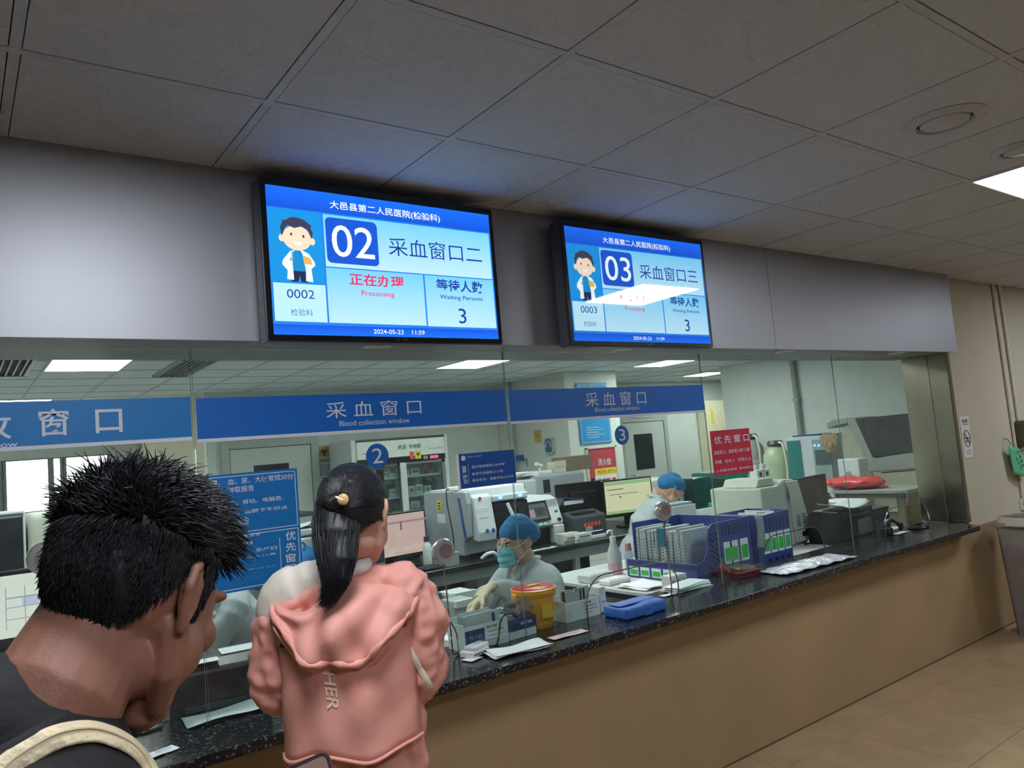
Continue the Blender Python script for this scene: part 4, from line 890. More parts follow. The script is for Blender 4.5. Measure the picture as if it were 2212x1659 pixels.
# window 1: black box, papers, cables, chair
p = PZ(455, 1560, CT); t = thing('label_printer', 'black box-shaped label printer with pasted labels behind the man', 'printer', (.77, 3.03, DZ), -.12)
prism('body', M_BLACK, [(-.17, 0), (.17, 0), (.17, .16), (.08, .2), (-.10, .205), (-.17, .185)], 'x', -.17, .17, t, bev=.012)
for k, q in enumerate(((-.13, .0, -.16, -.10), (.02, .15, -.08, .02))): o = box('pasted_label', M_PAPER, q[0], q[1], q[2], q[3], .207, .209, t, bev=0)
lathe('paper_roll', M_PAPER, [(.001, -.02), (.05, -.02), (.05, .02), (.001, .02)], 22, t, axis='x', off=(-.03, .12, .215))
box('slot', M_DARK, -.12, .12, -.174, -.168, .05, .07, t)
def paper(label, loc, w, d, rz, m=None, wave=.006, curl=.0, name='paper_sheet', n=1, cat='paper', lines=0):
    t = thing(name, label, cat, loc, rz); rr = random.Random(hash(label) % 997 if False else len(label))
    for k in range(n):
        ph = rr.uniform(0, 6); dx, dy = rr.uniform(-.02, .02)*(n > 1), rr.uniform(-.02, .02)*(n > 1)
        sheet('sheet', m or M_PAPER, 10, 8, lambda u, v: (-w/2+w*u+dx, -d/2+d*v+dy, .0035+k*.006+wave*(1+math.sin(u*7+ph)*math.cos(v*5+ph))+curl*(u*u)), t, .001)
    for k in range(lines): box('print_line', M_INKGREY, -w*.3, w*.28, -d*.3+.6*d*k/max(1, lines), -d*.3+.6*d*k/max(1, lines)+.004, wave*2+n*.006+.004, wave*2+n*.006+.0045, t, bev=0)
    return t
paper('white paper on the counter in front of the black label printer', (.76, 2.80, CT), .30, .12, -.05, curl=.01)
t = paper('crumpled dark plastic wrap on the counter edge by the papers', (1.0, 2.80, CT), .22, .1, .1, mat('dark_wrap', (44, 46, 50), .2, bump=.5), wave=.012, name='plastic_wrap', cat='wrap')
paper('small white ticket lying on the granite before the leftmost pane', (.50, 2.60, CT), .085, .05, .25, wave=.001, name='paper_ticket', lines=2)
paper('white paper near the left edge below the spreadsheet monitor', (.2, 3.55, DZ), .3, .2, .1, name='paper_sheet')
tt = thing('power_cable', 'black cable looping down beside the label printer', 'cable', (.5, 2.9, CT)); tube('cable', M_BLACK, smooth_path([(.1, .1, .02), (.04, .1, .06), (-.02, .06, .04), (-.06, .0, .006), (-.02, -.06, .005), (.05, -.05, .005)]), .006, 6, tt); tube('plug', M_BLACK, [(.1, .1, .02), (.14, .1, .025)], .013, 8, tt)
# office chair behind window 1
t = thing('office_chair', 'black office chair of the nurse behind the label printer', 'chair', (PY(548, 1330, 3.85).x+.04, 3.92, 0), -math.pi*.57)
prism('backrest', M_BLACK, rrect(-.22, .22, .5, .93, .06), 'y', .23, .28, t, bev=.015); prism('seat', M_BLACK, rrect(-.24, .24, -.22, .22, .06), 'z', .30, .36, t, bev=.015); lathe('column', M_CHROME, [(.025, .08), (.025, .30)], 12, t)
for k in range(5):
    a5 = 2*math.pi*k/5; tube('base_spoke', M_BLACK, [(0, 0, .1), (.25*math.cos(a5), .25*math.sin(a5), .06)], .02, 6, t); lathe('caster', M_BLACK, [(.025, 0), (.028, .01), (.028, .04), (.02, .055)], 10, t, off=(.25*math.cos(a5), .25*math.sin(a5), 0))
for sx in (-1, 1): tube('armrest', M_BLACK, smooth_path([(sx*.22, .18, .34), (sx*.30, .16, .58), (sx*.30, -.06, .60)]), .02, 8, t)

# ================================================================== COUNTER, WINDOW 2
YN = 2.762
def open_carton(label, x0, x1, y0, y1, z, h, flap, packs, name='test_kit_carton'):
    t = thing(name, label, 'carton', (x0, y0, z)); W, D = x1-x0, y1-y0; m = mat('kit_carton', (200, 210, 208), .6)
    bm = bmesh.new()
    for q in ((0, W, 0, .004, 0, h), (0, W, D-.004, D, 0, h*1.25), (0, .004, .004, D-.004, 0, h*1.1), (W-.004, W, .004, D-.004, 0, h*1.1), (.004, W-.004, .004, D-.004, 0, .004)): add_box(bm, *q)
    from_bm('carton_body', bm, m, t)
    if flap: o = box('front_flap', mat('kit_navy', (36, 48, 104), .5), W*.02, W*.45, -.004, -.001, h*.0, h*.85, t, bev=0)
    for q in ((.55, .9, .62, .66), (.55, .95, .45, .48), (.5, .75, .28, .31)): box('print_line', M_INKGREY, W*q[0], W*q[1], -.0012, 0, h*q[2], h*q[3], t, bev=0)
    text(t, 'BIOTIME', M_INK, W*.52, W*.75, h*.78, h*.88, -.0015, .01)
    return t
open_carton('open white test kit carton with a navy flap full of grey pouches', 1.70, 1.925, YN, YN+.13, CT, .10, True, 8)
rr = random.Random(11)
for k in range(7):
    o = thing('test_pouch', 'grey foil test pouch standing in the carton with the navy flap', 'pouch', (1.815+rr.uniform(-.006, .006), YN+.022+.0125*k, CT+.006), rr.uniform(-.06, .06), 'pouches in the navy-flap carton')
    h = .128+rr.uniform(-.01, .01); box('pouch', mat('foil_pouch', (172, 182, 182), .35, bump=.2), -.085, .085, -.003, .003, 0, h, o, bev=.001); box('dark_strip', mat('kit_navy', (36, 48, 104), .5), .045, .06, -.0036, -.003, .02, h-.01, o, bev=0); box('print_line', M_INKGREY, -.06, .0, -.0036, -.003, h*.6, h*.63, o, bev=0)
t = thing('test_kit_carton', 'closed white carton with a navy top half beside the sharps bin', 'carton', (1.935, YN+.002, CT)); W = .145
box('carton_body', mat('kit_carton', (200, 210, 208), .6), 0, W, 0, .11, 0, .085, t); box('navy_sleeve', mat('kit_navy', (36, 48, 104), .5), -.001, W+.001, -.001, .111, .035, .0855, t, bev=0); text(t, 'BIOTIME', M_LETTER, W*.42, W*.85, .056, .068, -.002, .01)
# clear bag on it
M_CLEARBAG = glass('clear_film', (.84, .86, .88), .16)
t = thing('clear_bag', 'crumpled clear plastic bag on the navy carton', 'bag', (2.02, YN+.06, CT+.087))
bm = bmesh.new(); bmesh.ops.create_icosphere(bm, subdivisions=4, radius=1)
for v in bm.verts:
    n = math.sin(v.co.x*9+v.co.y*4)*math.cos(v.co.z*8+v.co.x*5); f = 1+.18*n; g_ = .22*math.sin(v.co.x*21+v.co.z*13)*math.cos(v.co.y*17+v.co.z*9); f = f+g_; v.co = Vector((v.co.x*.085*f, v.co.y*.04*f, .035+v.co.z*.032*f))
from_bm('film', bm, M_CLEARBAG, t); box('card_inside', M_INK, -.05, .0, -.004, .0, .03, .05, t)
# sharps bin
t = thing('sharps_bin', 'yellow sharps bin with a red lid on the counter', 'sharps bin', (2.165, 2.875, CT)); t.scale = (1.05, 1.05, 1.12); M_SH = mat('sharps_yellow', (236, 160, 20), .35)
lathe('body', M_SH, [(.001, 0), (.072, 0), (.076, .004), (.089, .13), (.095, .132), (.096, .145), (.001, .145)], 36, t); lathe('lid', mat('sharps_red', (196, 22, 34), .4), [(.001, .165), (.086, .164), (.094, .158), (.094, .146), (.001, .146)], 36, t); lathe('lid_rim', M_SH, [(.094, .140), (.102, .142), (.102, .158), (.094, .160)], 36, t); prism('lid_plug', mat('plug_yellow', (238, 170, 60), .4), rrect(-.03, .03, -.015, .015, .008), 'z', .165, .171, t); 
for sx in (-1, 1): box('side_lug', M_SH, sx*.1-.012, sx*.1+.012, -.02, .02, .11, .148, t, bev=.004)
box('print_label', mat('label_yellow', (214, 176, 40), .5), -.03, .03, -.088, -.084, .045, .095, t, bev=0)
# carton with packs right of the bin
open_carton('open white carton of dark-striped packs right of the sharps bin', 2.285, 2.50, 2.80, 2.92, CT, .085, False, 6)
for k in range(6):
    o = thing('test_pouch', 'dark-striped pack standing in the carton right of the sharps bin', 'pouch', (2.34+.024*k, 2.855, CT+.005), rr.uniform(-.5, .5), 'packs in the right-hand carton')
    h = .13+rr.uniform(-.015, .015); b5 = box('pouch', mat('foil_pouch', (172, 182, 182), .35, bump=.2), -.028, .028, -.003, .003, 0, h, o, bev=.001); box('dark_strip', M_BLACK, -.02, -.006, -.0036, -.003, .02, h-.008, o, bev=0)
t = thing('grey_pack', 'grey-white upright pack at the right end of the pack carton', 'pack', (2.535, 2.86, CT)); box('body', mat('kit_carton', (200, 210, 208), .6), -.02, .02, -.05, .05, 0, .12, t); box('print_line', M_INKGREY, -.012, .012, -.0512, -.05, .05, .055, t, bev=0)
# reader with cable, small boxes
t = thing('card_reader', 'small white card reader with a black cable by the hatch', 'card reader', (1.70, 2.70, CT), .35); prism('body', M_WHITE, rrect(-.05, .07, -.035, .035, .01), 'z', .004, .028, t, bev=.004); box('slot', M_DARK, -.04, .05, -.0365, -.034, .012, .016, t, bev=0); prism('upper_shell', M_INSTR, rrect(-.03, .075, -.03, .03, .01), 'z', .028, .042, t, bev=.004)
tube('cable', M_BLACK, smooth_path([(.075, 0, .02), (.14, -.01, .006), (.18, .0, .02), (.2, -.01, .10), (.24, -.03, .12), (.29, -.03, .09)]), .004, 6, t)
paper('white card under the card reader at the hatch', (1.665, 2.66, CT), .07, .06, .3, wave=.001, name='paper_card')
t = thing('foam_block', 'white foam block on the desk edge behind the hatch', 'block', (1.81, 3.06, DZ), .1); box('block', M_PAPER, -.04, .09, -.05, .05, 0, .035, t, bev=.003); box('groove', M_GREY, -.03, .08, -.052, -.05, .015, .018, t, bev=0)
paper('creased white paper on the granite in front of the glass joint', (1.86, 2.585, CT), .26, .12, -.12, wave=.005, n=2)
paper('pale pink slip on the granite below the sharps bin', (2.14, 2.62, CT), .19, .055, -.05, mat('pink_slip', (220, 196, 196), .8), wave=.0015, name='paper_slip', lines=2)
# left on the nurse's desk: small dark printer, green basket, cartons
t = thing('desk_printer', 'small dark receipt printer on the desk left of the nurse', 'printer', (1.83, 3.42, DZ)); box('body', M_DARK, -.06, .14, -.08, .1, 0, .12, t, bev=.015, seg=2); box('white_front', M_INSTR, -.075, -.02, -.085, .09, .005, .11, t, bev=.012, seg=2); box('slot', M_BLACK, .0, .12, -.03, -.01, .12, .1215, t, bev=0)
t = thing('green_basket', 'green basket of tissues on the desk left of the nurse', 'basket', (2.02, 3.72, DZ)); taper('body', mat('basket_green', (16, 112, 84), .4), .075, .095, 0, .12, t, .02); taper('rim', mat('basket_green', (16, 112, 84), .4), .1, .1, .112, .12, t, .02)
for k, q in enumerate(((-.02, .0), (.04, .02))):
    bm = bmesh.new(); add_lathe(bm, [(.035, .1), (.02, .14), (.001, .19-.03*k)], 5, q[0], q[1]); from_bm('tissue', bm, M_PAPER, t)
for k, (x, y, s, lab) in enumerate(((2.08, 3.42, .06, 'white open carton on the desk just left of the gloved hands'), (2.2, 3.62, .07, 'pale carton on the desk behind the gloved hands'), (1.97, 3.46, .035, 'small clear cup on the desk beside the green basket'))):
    t = thing('carton' if k < 2 else 'cup', lab, 'carton' if k < 2 else 'cup', (x, y, DZ))
    if k == 2: lathe('cup', M_CLEARBAG, [(.03, 0), (.038, .1), (.036, .1), (.028, .004)], 20, t); lathe('rim', M_WHITE, [(.036, .098), (.04, .098), (.04, .102), (.036, .102)], 20, t)
    else: box('body', M_CARTONS[1-k], -s, s, -s, s, 0, .12, t); box('flap', M_CARTONS[0], -s, s, -s-.03, -s-.002, .09, .125, t); box('print', M_INKGREY, -s*.6, s*.4, -s-.0015, -s, .03, .05, t, bev=0)

# ================================================================== COUNTER, WINDOW 3
M_WRAP = mat('blue_wrap', (58, 108, 190), .55, bump=.35, bscale=26)
t = thing('blue_pack', 'blue cloth-wrapped pack on the granite at window three', 'pack', (2.60, 2.66, CT), .0)
bm = bmesh.new(); add_box(bm, -.135, .135, -.075, .085, 0, .052, .012, 3)
bmesh.ops.subdivide_edges(bm, edges=bm.edges[:], cuts=2, use_grid_fill=True)
for v in bm.verts: v.co.z *= 1+.12*math.sin(v.co.x*22)*math.cos(v.co.y*18); v.co.x += .02*(v.co.y)
from_bm('wrap', bm, M_WRAP, t, True); prism('folded_corner', M_WRAP, [(-.02, .004), (.03, .004), (.012, .03)], 'y', -.083, -.074, t); o = box('fold_flap', M_WRAP, -.12, .12, -.02, .06, .052, .058, t, bev=.003)
# file baskets
M_BASK = mat('basket_blue', (58, 74, 146), .42); M_SLOT = mat('basket_hole', (10, 12, 28), .7); M_GREENL = mat('label_green', (52, 190, 74), .5)
def slots(parent, x0, x1, z0, z1, y, n, m, slant=.4):
    bm = bmesh.new(); dx, dz = (x1-x0)/n, (z1-z0)/m
    for i in range(n):
        for j in range(m):
            x, z = x0+dx*(i+.25), z0+dz*(j+.2); s = dz*slant*.5
            f = [bm.verts.new((x-s*.5, y, z)), bm.verts.new((x+dx*.45-s*.5, y, z)), bm.verts.new((x+dx*.45+s, y, z+dz*.6)), bm.verts.new((x+s, y, z+dz*.6))]; bm.faces.new(f)
    o = from_bm('lattice_holes', bm, M_SLOT, parent); o['kind'] = 'stuff'; return o
def cards(parent, xs, w, z0, z1, y):
    for x in xs:
        c = box('label_card', M_PAPER, x, x+w, y-.002, y, z0, z1, parent, bev=0); box('green_field', M_GREENL, x+w*.1, x+w*.9, y-.0028, y-.002, z0+(z1-z0)*.12, z0+(z1-z0)*.72, parent, bev=0)
BKX, BKY, BKW, BKD, BKH = 3.42, 2.965, .50, .55, .33
t = thing('file_basket', 'wide blue file basket full of white folders behind window three', 'basket', (BKX, BKY, DZ)); W, D, H = BKW, BKD, BKH
box('base', M_BASK, 0, W, 0, D, 0, .012, t); box('back_wall', M_BASK, W-.008, W, 0, D, 0, H, t); box('far_wall', M_BASK, .05, W, D-.008, D, 0, H, t)
nearpts = [(0, 0), (W, 0), (W, H), (.15, H-.005), (.115, H-.03), (.10, .24), (.085, .17), (.05, .125), (0, .112)]
nw_ = prism('near_wall', M_BASK, nearpts, 'y', -.007, 0, t)
for k in range(8):                                   # slanted lattice openings along the sloping edge
    for j in range(2):
        x_, z_ = .115+.05*j, .05+.031*k
        if j == 0 and k < 2: x_ -= .03
        prism('lattice_opening', M_SLOT, [(x_, z_), (x_+.036, z_-.022), (x_+.036, z_-.010), (x_, z_+.012)], 'y', -.0078, -.0068, nw_)
slots(nw_, .22, W-.02, .24, .30, -.0076, 8, 4); slots(nw_, .24, W-.02, .02, .05, -.0076, 3, 1, 0); cards(nw_, (.235, .295, .39), .075, .075, .205, -.0072)
lip = box('front_lip', M_BASK, -.007, 0, 0, D+.02, 0, .112, t)
lt0 = thing if False else None
for k in range(4):
    y1_ = D-.005-.094*k; c_ = box('label_card', M_PAPER, -.0095, -.0072, y1_-.075, y1_, .012, .068, lip, bev=0); box('green_field', M_GREENL, -.0105, -.0094, y1_-.068, y1_-.007, .02, .05, lip, bev=0)
bm = bmesh.new()
for k in range(44):
    y_ = .02+.0122*k; f = [bm.verts.new((-.0076, y_, .078)), bm.verts.new((-.0076, y_+.005, .078)), bm.verts.new((-.0076, y_-.003, .104)), bm.verts.new((-.0076, y_-.008, .104))]; bm.faces.new(f)
o = from_bm('lattice_holes', bm, M_SLOT, lip); o['kind'] = 'stuff'
rr = random.Random(21); y_ = .50
for k in range(12):
    th = rr.uniform(.022, .034); h = .285+rr.uniform(-.01, .012)
    o = thing('folder', 'white paper folder standing upright in the wide blue file basket', 'folder', (BKX+.02, BKY+y_-th, DZ+.013), 0, 'folders in the wide file basket')
    fb = box('folder_body', mat('folder_paper', (188, 194, 196), .75), 0, .24, 0, th-.005, 0, h, o, bev=.001); fb.rotation_euler = (rr.uniform(-.03, .06), 0, 0)
    bm = bmesh.new()
    for q in range(11): add_box(bm, -.0008, 0, th*.25, th*.5, h*.1+q*h*.066, h*.1+q*h*.066+h*.028)
    lt_ = from_bm('spine_print', bm, M_INK, fb); lt_['kind'] = 'stuff'
    lathe('finger_ring', M_GREY, [(.004, -.001), (.007, -.001), (.007, 0), (.004, 0)], 12, fb, axis='x', off=(0, th*.4, h-.018)); y_ -= th+(.013 if k % 3 == 2 else .002)
t = thing('clip_pen', 'teal clip hanging on the folders of the wide basket', 'clip', (BKX+.01, BKY+.27, DZ+.22)); o = box('plate', mat('clip_teal', (44, 116, 140), .4), -.004, .0, -.03, .03, -.02, .09, t); tube('bright_edge', M_CHROME, [(-.006, -.03, .09), (-.006, -.075, .14)], .004, 6, t)
t = thing('file_basket', 'blue lattice file basket with four green labels, right of the wide one', 'basket', (3.985, 2.965, DZ)); W, D, H = .35, .30, .325
f = prism('front_wall', M_BASK, [(0, 0), (W, 0), (W, H), (0, H-.015)], 'y', -.006, 0, t); slots(f, .01, W-.01, H*.66, H-.03, -.0066, 9, 5); slots(f, .07, W-.01, .02, .05, -.0066, 4, 1, 0); cards(f, [W*(.16+.21*k) for k in range(4)], W*.175, H*.24, H*.62, -.0062)
box('back_wall', M_BASK, 0, W, D-.006, D, 0, H, t); box('side_wall', M_BASK, 0, .006, 0, D, 0, H, t); box('side_wall', M_BASK, W-.006, W, 0, D, 0, H, t); box('base', M_BASK, 0, W, 0, D, 0, .01, t)
sheet('draped_film', mat('film_grey', (150, 158, 164), .3, bump=.5, bscale=30), 6, 8, lambda u, v: (-.005+.075*u-.01*v, -.012-.006*math.sin(u*6+v*4), H-.005-.20*v), t)
for k in range(3):
    o = thing('folder', 'white folder rising from the right-hand blue lattice basket', 'folder', (3.985+W*(.3+.2*k), 3.0, DZ+.012), 0, 'folders in the right-hand basket'); box('folder_body', M_PAPER, 0, .012, 0, .22, 0, H-.03+.008*k, o, bev=.001); box('tab', M_GREY, .0, .012, .02, .08, H-.03+.008*k, H-.022+.008*k, o)
# small items before the baskets
p = PY(1332, 1225, 3.12); t = thing('gel_bottle', 'pump bottle of pale pink gel beside the folder box', 'bottle', (2.90+.19, 3.55, DZ)); t.location = (3.45, 3.68, DZ)
lathe('body', mat('gel_clear', (214, 208, 208), .2), [(.001, 0), (.045, .003), (.047, .13), (.022, .19), (.018, .21), (.001, .21)], 24, t); lathe('gel', mat('gel_pink', (222, 176, 182), .3), [(.001, .001), (.0462, .002), (.0475, .075), (.001, .075)], 24, t); lathe('pump', M_WHITE, [(.02, .21), (.02, .24), (.008, .242), (.008, .28), (.001, .28)], 16, t); tube('nozzle', M_WHITE, [(0, 0, .275), (-.03, 0, .278), (-.045, 0, .265)], .008, 8, t)
t = thing('small_dispenser', 'small clear dispenser with a pink top beside the gel bottle', 'bottle', (3.62, 3.72, DZ)); lathe('body', M_CLEARBAG, [(.03, 0), (.03, .1), (.02, .12), (.001, .12)], 18, t); lathe('cap', mat('cap_pink', (206, 140, 136), .4), [(.001, .12), (.024, .121), (.02, .17), (.001, .18)], 16, t)
for k, (px, Yq, w, d, h, lab) in enumerate(((1318, 3.22, .1, .06, .05, 'white ribbed tray at the desk edge by the gel bottle'), (1322, 3.12, .09, .05, .03, 'flat white tray at the desk edge below the ribbed tray'))):
    t = thing('white_tray', lab, 'tray', (3.22, 3.62-.17*k, DZ)); box('tray', M_WHITE, -w, w, -d, d, 0, h, t, bev=.006)
    for q in range(8): box('rib', M_PAPER, -w+.02+q*(2*w-.04)/8, -w+.03+q*(2*w-.04)/8, -d+.01, d-.01, h, h+.004, t, bev=0)
p = PY(1450, 1262, 2.90); t = thing('small_carton', 'small printed white carton pack before the file basket', 'carton', (3.24, 3.0, DZ)); 
for k in range(3): box('carton', M_CARTONS[0], -.06+.045*k, -.018+.045*k, -.04, .03, 0, .085, t); box('barcode', M_INKGREY, -.046+.045*k, -.034+.045*k, -.0412, -.04, .03, .06, t, bev=0)
t = thing('paper_stack', 'thick fanned stack of white forms on the counter by the hatch', 'papers', (3.16, 2.83, CT))
for k in range(9):
    o = box('form', M_PAPER, -.13, .13, -.055, .055, .0035*k, .0035*k+.003, t, bev=0); o.rotation_euler = (0, 0, -.16+.04*k); o.location = (.012*math.sin(k*2.1), .006*math.cos(k*1.7), 0)
paper('loose white form at the front corner of the form stack', (3.0, 2.80, CT), .13, .04, -.1, wave=.001)
paper('open notebook-like papers on the desk before the green-labelled basket', (3.22, 3.22, DZ), .2, .24, .05, wave=.006, n=2)
t = thing('red_tray', 'dark red plastic tray holding a clear box at the glass joint', 'tray', (3.60, 2.835, CT), -.05); taper('tray', mat('tray_red', (132, 40, 44), .35), .085, .1, 0, .03, t, .02); box('clear_insert', mat('clear_insert', (120, 92, 92), .15), -.05, .085, -.06, .06, .03, .05, t); 
bm = bmesh.new(); add_tube(bm, [(-.09, -.02, .03), (-.12, 0, .05), (-.06, .06, .055)], .02, 8); from_bm('red_grip', bm, mat('tray_red', (132, 40, 44), .35), t)
M_FILM = mat('white_film_bag', (206, 210, 216), .18, bump=.9, bscale=22)
t = thing('film_bag', 'white plastic bag of papers lying flat on the granite', 'bag', (4.02, 2.66, CT), -.04); sheet('film', M_FILM, 26, 10, lambda u, v: (-.34+.68*u, -.11+.20*v, .012+.02*math.sin(math.pi*min(1, max(0, v)))*math.sin(math.pi*u)+.004*math.sin(u*31+v*9)*math.cos(v*13)), t, .002); box('papers_inside', M_PAPER, -.25, .2, -.06, .06, .001, .009, t)
# clear acrylic stand bracket lines
t = thing('acrylic_holder', 'clear acrylic holder standing at the glass joint by the red tray', 'holder', (3.66, 2.90, CT)); box('plate', M_PANE, -.12, .12, 0, .004, .0, .10, t); box('foot', M_GLASSEDGE, -.12, .12, -.03, .03, 0, .004, t)
# beige instrument seen from behind
Yb = 3.0; p0, p1 = PY(1612, 1190, Yb), PY(1740, 1070, Yb); t = thing('beige_instrument', 'beige instrument seen from behind with vents and a black plug', 'instrument', (4.83, 3.29, DZ)); M_BEI = mat('instrument_beige', (196, 198, 184), .5, var=.03)
prism('body', M_BEI, [(-.30, 0), (.20, 0), (.235, .10), (.17, .30), (.10, .47), (-.02, .475), (-.10, .44), (-.30, .44)], 'y', 0, .45, t, bev=.015)
prism('back_plate', M_BEI, [(.03, .02), (.2, .02), (.215, .12), (.12, .46), (-.01, .46)], 'y', -.02, .0, t, bev=.006)
prism('upper_hood', M_BEI, [(-.28, .44), (-.06, .44), (-.08, .5), (-.24, .5)], 'y', .05, .35, t, bev=.01)
for gx, gz in ((.075, .13), (.145, .14)):
    for k in range(6): box('vent_slot', M_INK, gx-.022, gx+.022, -.0215, -.019, gz+.014*k, gz+.006+.014*k, t, bev=0)
for k in range(6): box('vent_slot', M_INK, -.02, -.005, -.0225, -.018, .33+.014*k, .336+.014*k, t, bev=0)
box('socket', M_BLACK, .10, .13, -.0225, -.019, .055, .09, t); lathe('plug', M_BLACK, [(.001, -.06), (.018, -.06), (.022, -.02), (.022, .0), (.001, .0)], 14, t, axis='y', off=(.155, -.02, .075)); tube('cord', M_BLACK, smooth_path([(.155, -.08, .075), (.19, -.1, .05), (.2, -.08, .015), (.12, -.06, .008), (.04, -.07, .006)]), .006, 6, t); box('seam_line', M_INKGREY, .02, .2, -.0222, -.0195, .108, .111, t, bev=0)
for k, x in enumerate((-.05, .03)):
    o = thing('reagent_bottle', ['white square reagent bottle on the beige instrument, the left one', 'white square reagent bottle on the beige instrument, the right one'][k], 'bottle', (4.77+x, 3.45, DZ+.478), 0, 'bottles on the beige instrument'); box('body', M_WHITE, -.035, .035, -.035, .035, 0, .08, o, bev=.008, seg=2); lathe('cap', M_WHITE, [(.02, .08), (.022, .085), (.022, .115), (.001, .116)], 16, o); box('label', M_DARK, -.015, .015, -.0358, -.035, .03, .06, o, bev=0)
# black monitor back, black printer with paper
m = monitor('black monitor facing away beside the beige instrument', (PY(1772, 1085, 3.42).x+.10, 3.55, DZ), .1, .48, .33, M_SCRDARK, .11)
t = thing('black_printer', 'wide black printer with a curled white sheet near the jamb', 'printer', (5.13, 2.975, DZ)); prism('body', M_BLACK, [(-.0, .0), (.26, 0), (.26, .2), (.2, .24), (0, .235)], 'x', -.19, .26, t, bev=.012); box('front_panel', mat('printer_panel', (92, 98, 96), .4), .03, .22, -.006, .002, .05, .15, t); box('paper_slot', M_DARK, -.16, .22, -.004, .002, .18, .195, t)
sheet('output_sheet', M_PAPER, 10, 6, lambda u, v: (-.2+.36*u, -.04+.2*v, .245+.03*(2*u-1)**2+.015*v), t)
# cables and headset near jamb
t = thing('cable_bundle', 'bundle of black cables on the counter near the jamb', 'cable', (5.36, 2.83, CT))
for k in range(4): tube('cable', M_BLACK, smooth_path([(-.1+.02*k, 0, .006), (-.08+.03*k, .02, .06+.012*k), (-.0+.02*k, .01, .10-.01*k), (.06+.02*k, -.01, .05), (.1, .0, .006)]), .008, 6, t)
box('adapter', M_BLACK, -.13, -.05, -.03, .03, 0, .05, t, bev=.006)
t = thing('cable_coil', 'flat coil of black cable at the foot of the steel jamb', 'cable', (5.66, 2.80, CT))
for k in range(3): tube('cable', M_BLACK, [(.09*math.cos(q*.3927)*(1-.1*k), .06*math.sin(q*.3927)*(1-.1*k), .008+.008*k) for q in range(17)], .007, 6, t)
paper('white slip under the black cable bundle', (5.38, 2.79, CT), .16, .05, .05, wave=.001, name='paper_slip')
t = thing('dark_carton', 'dark navy carton between printer and cables', 'carton', (5.55, 3.12, DZ)); box('body', mat('carton_navy', (30, 36, 52), .5), -.1, .14, -.1, .1, 0, .17, t); box('lid', mat('carton_navy', (30, 36, 52), .5), -.105, .145, -.105, .105, .17, .19, t)
# ================================================================== RIGHT-HAND SIDE OF THE LAB
M_TEAL = mat('teal_panel', (36, 124, 124), .4); M_AGREY = mat('analyser_grey', (150, 154, 150), .45); M_ABEI = mat('analyser_beige', (176, 174, 156), .5)
def pxrect(tl, br, X): a, b = PX(*tl, X), PX(*br, X); return max(a.y, b.y), min(a.y, b.y), max(a.z, b.z), min(a.z, b.z)
# water tanks
def tank(label, px, X, r, ztop, m, wrapped=False):
    y = PX(px, 1000, X).y; t = thing('water_tank', label, 'tank', (X, y, 0))
    lathe('vessel', m, [(.001, .06), (r*.9, .06), (r, .14), (r, ztop-.25), (r*.93, ztop-.12), (r*.6, ztop-.03), (r*.35, ztop), (.001, ztop)], 28, t); lathe('foot', M_BLACK, [(r*.9, 0), (r*.95, .06), (.001, .06)], 24, t); lathe('valve_head', mat('valve_dark', (70, 72, 60), .4), [(.001, ztop), (r*.5, ztop), (r*.62, ztop+.03), (r*.5, ztop+.075), (.001, ztop+.08)], 20, t)
    tube('hose', mat('hose_pale', (200, 206, 190), .4), smooth_path([(-.05, -r*.5, ztop+.05), (-.08, -r*.95, ztop), (-.1, -r*1.15, ztop-.3), (-.12, -r*1.1, ztop-.7), (-.1, -r*1.0, .3)]), .018, 8, t)
    if wrapped:
        for k in range(9): 
            bm = bmesh.new(); add_lathe(bm, [(r*1.0, .3+.1*k), (r*1.05, .33+.1*k), (r*1.05, .36+.1*k), (r*1.0, .39+.1*k)], 28); from_bm('wrap_band', bm, m, t, True)
tank('pale green pressure tank against the right-hand lab wall', 1679, 9.4, .19, 1.38, mat('tank_green', (176, 190, 158), .35))
tank('grey banded tank left of the pale green tank', 1627, 9.55, .18, 1.5, mat('tank_grey', (150, 153, 146), .5), True)
# white and teal water purifier
X = 9.0; y1, y0, z1, z0 = pxrect((1697, 946), (1808, 1120), X); t = thing('water_purifier', 'white and teal water purifier cabinet with a control panel', 'purifier', (X, y0, 0)); Wd = y1-y0; Ht = z1
box('cabinet', M_INSTR, 0, .7, 0, Wd, 0, Ht, t, bev=.01); ya, yb, za, zb = pxrect((1700, 953), (1743, 1080), X)
prism('teal_door', M_TEAL, [(yb-y0, .1), (ya-y0, .1), (ya-y0, za), (yb-y0, za)], 'x', -.012, .001, t); ya, yb, za, zb = pxrect((1755, 950), (1803, 1040), X)
prism('control_panel', mat('panel_greygreen', (150, 172, 168), .4), [(yb-y0, zb), (ya-y0, zb), (ya-y0, za), (yb-y0, za)], 'x', -.02, .001, t)
ya2, yb2, za2, zb2 = pxrect((1762, 972), (1800, 1003), X); prism('screen', mat('panel_screen', (84, 100, 100), .2), [(yb2-y0, zb2), (ya2-y0, zb2), (ya2-y0, za2), (yb2-y0, za2)], 'x', -.026, -.019, t)
for px in (1762, 1771): p = PX(px, 962, X); lathe('blue_lamp', M_BLULED, [(.001, -.03), (.014, -.029), (.014, -.02), (.001, -.02)], 12, t, axis='x', off=(0, p.y-y0, p.z))
p = PX(1777, 1028, X); lathe('knob', M_GREY, [(.001, -.04), (.04, -.038), (.045, -.02), (.001, -.02)], 18, t, axis='x', off=(0, p.y-y0, p.z))
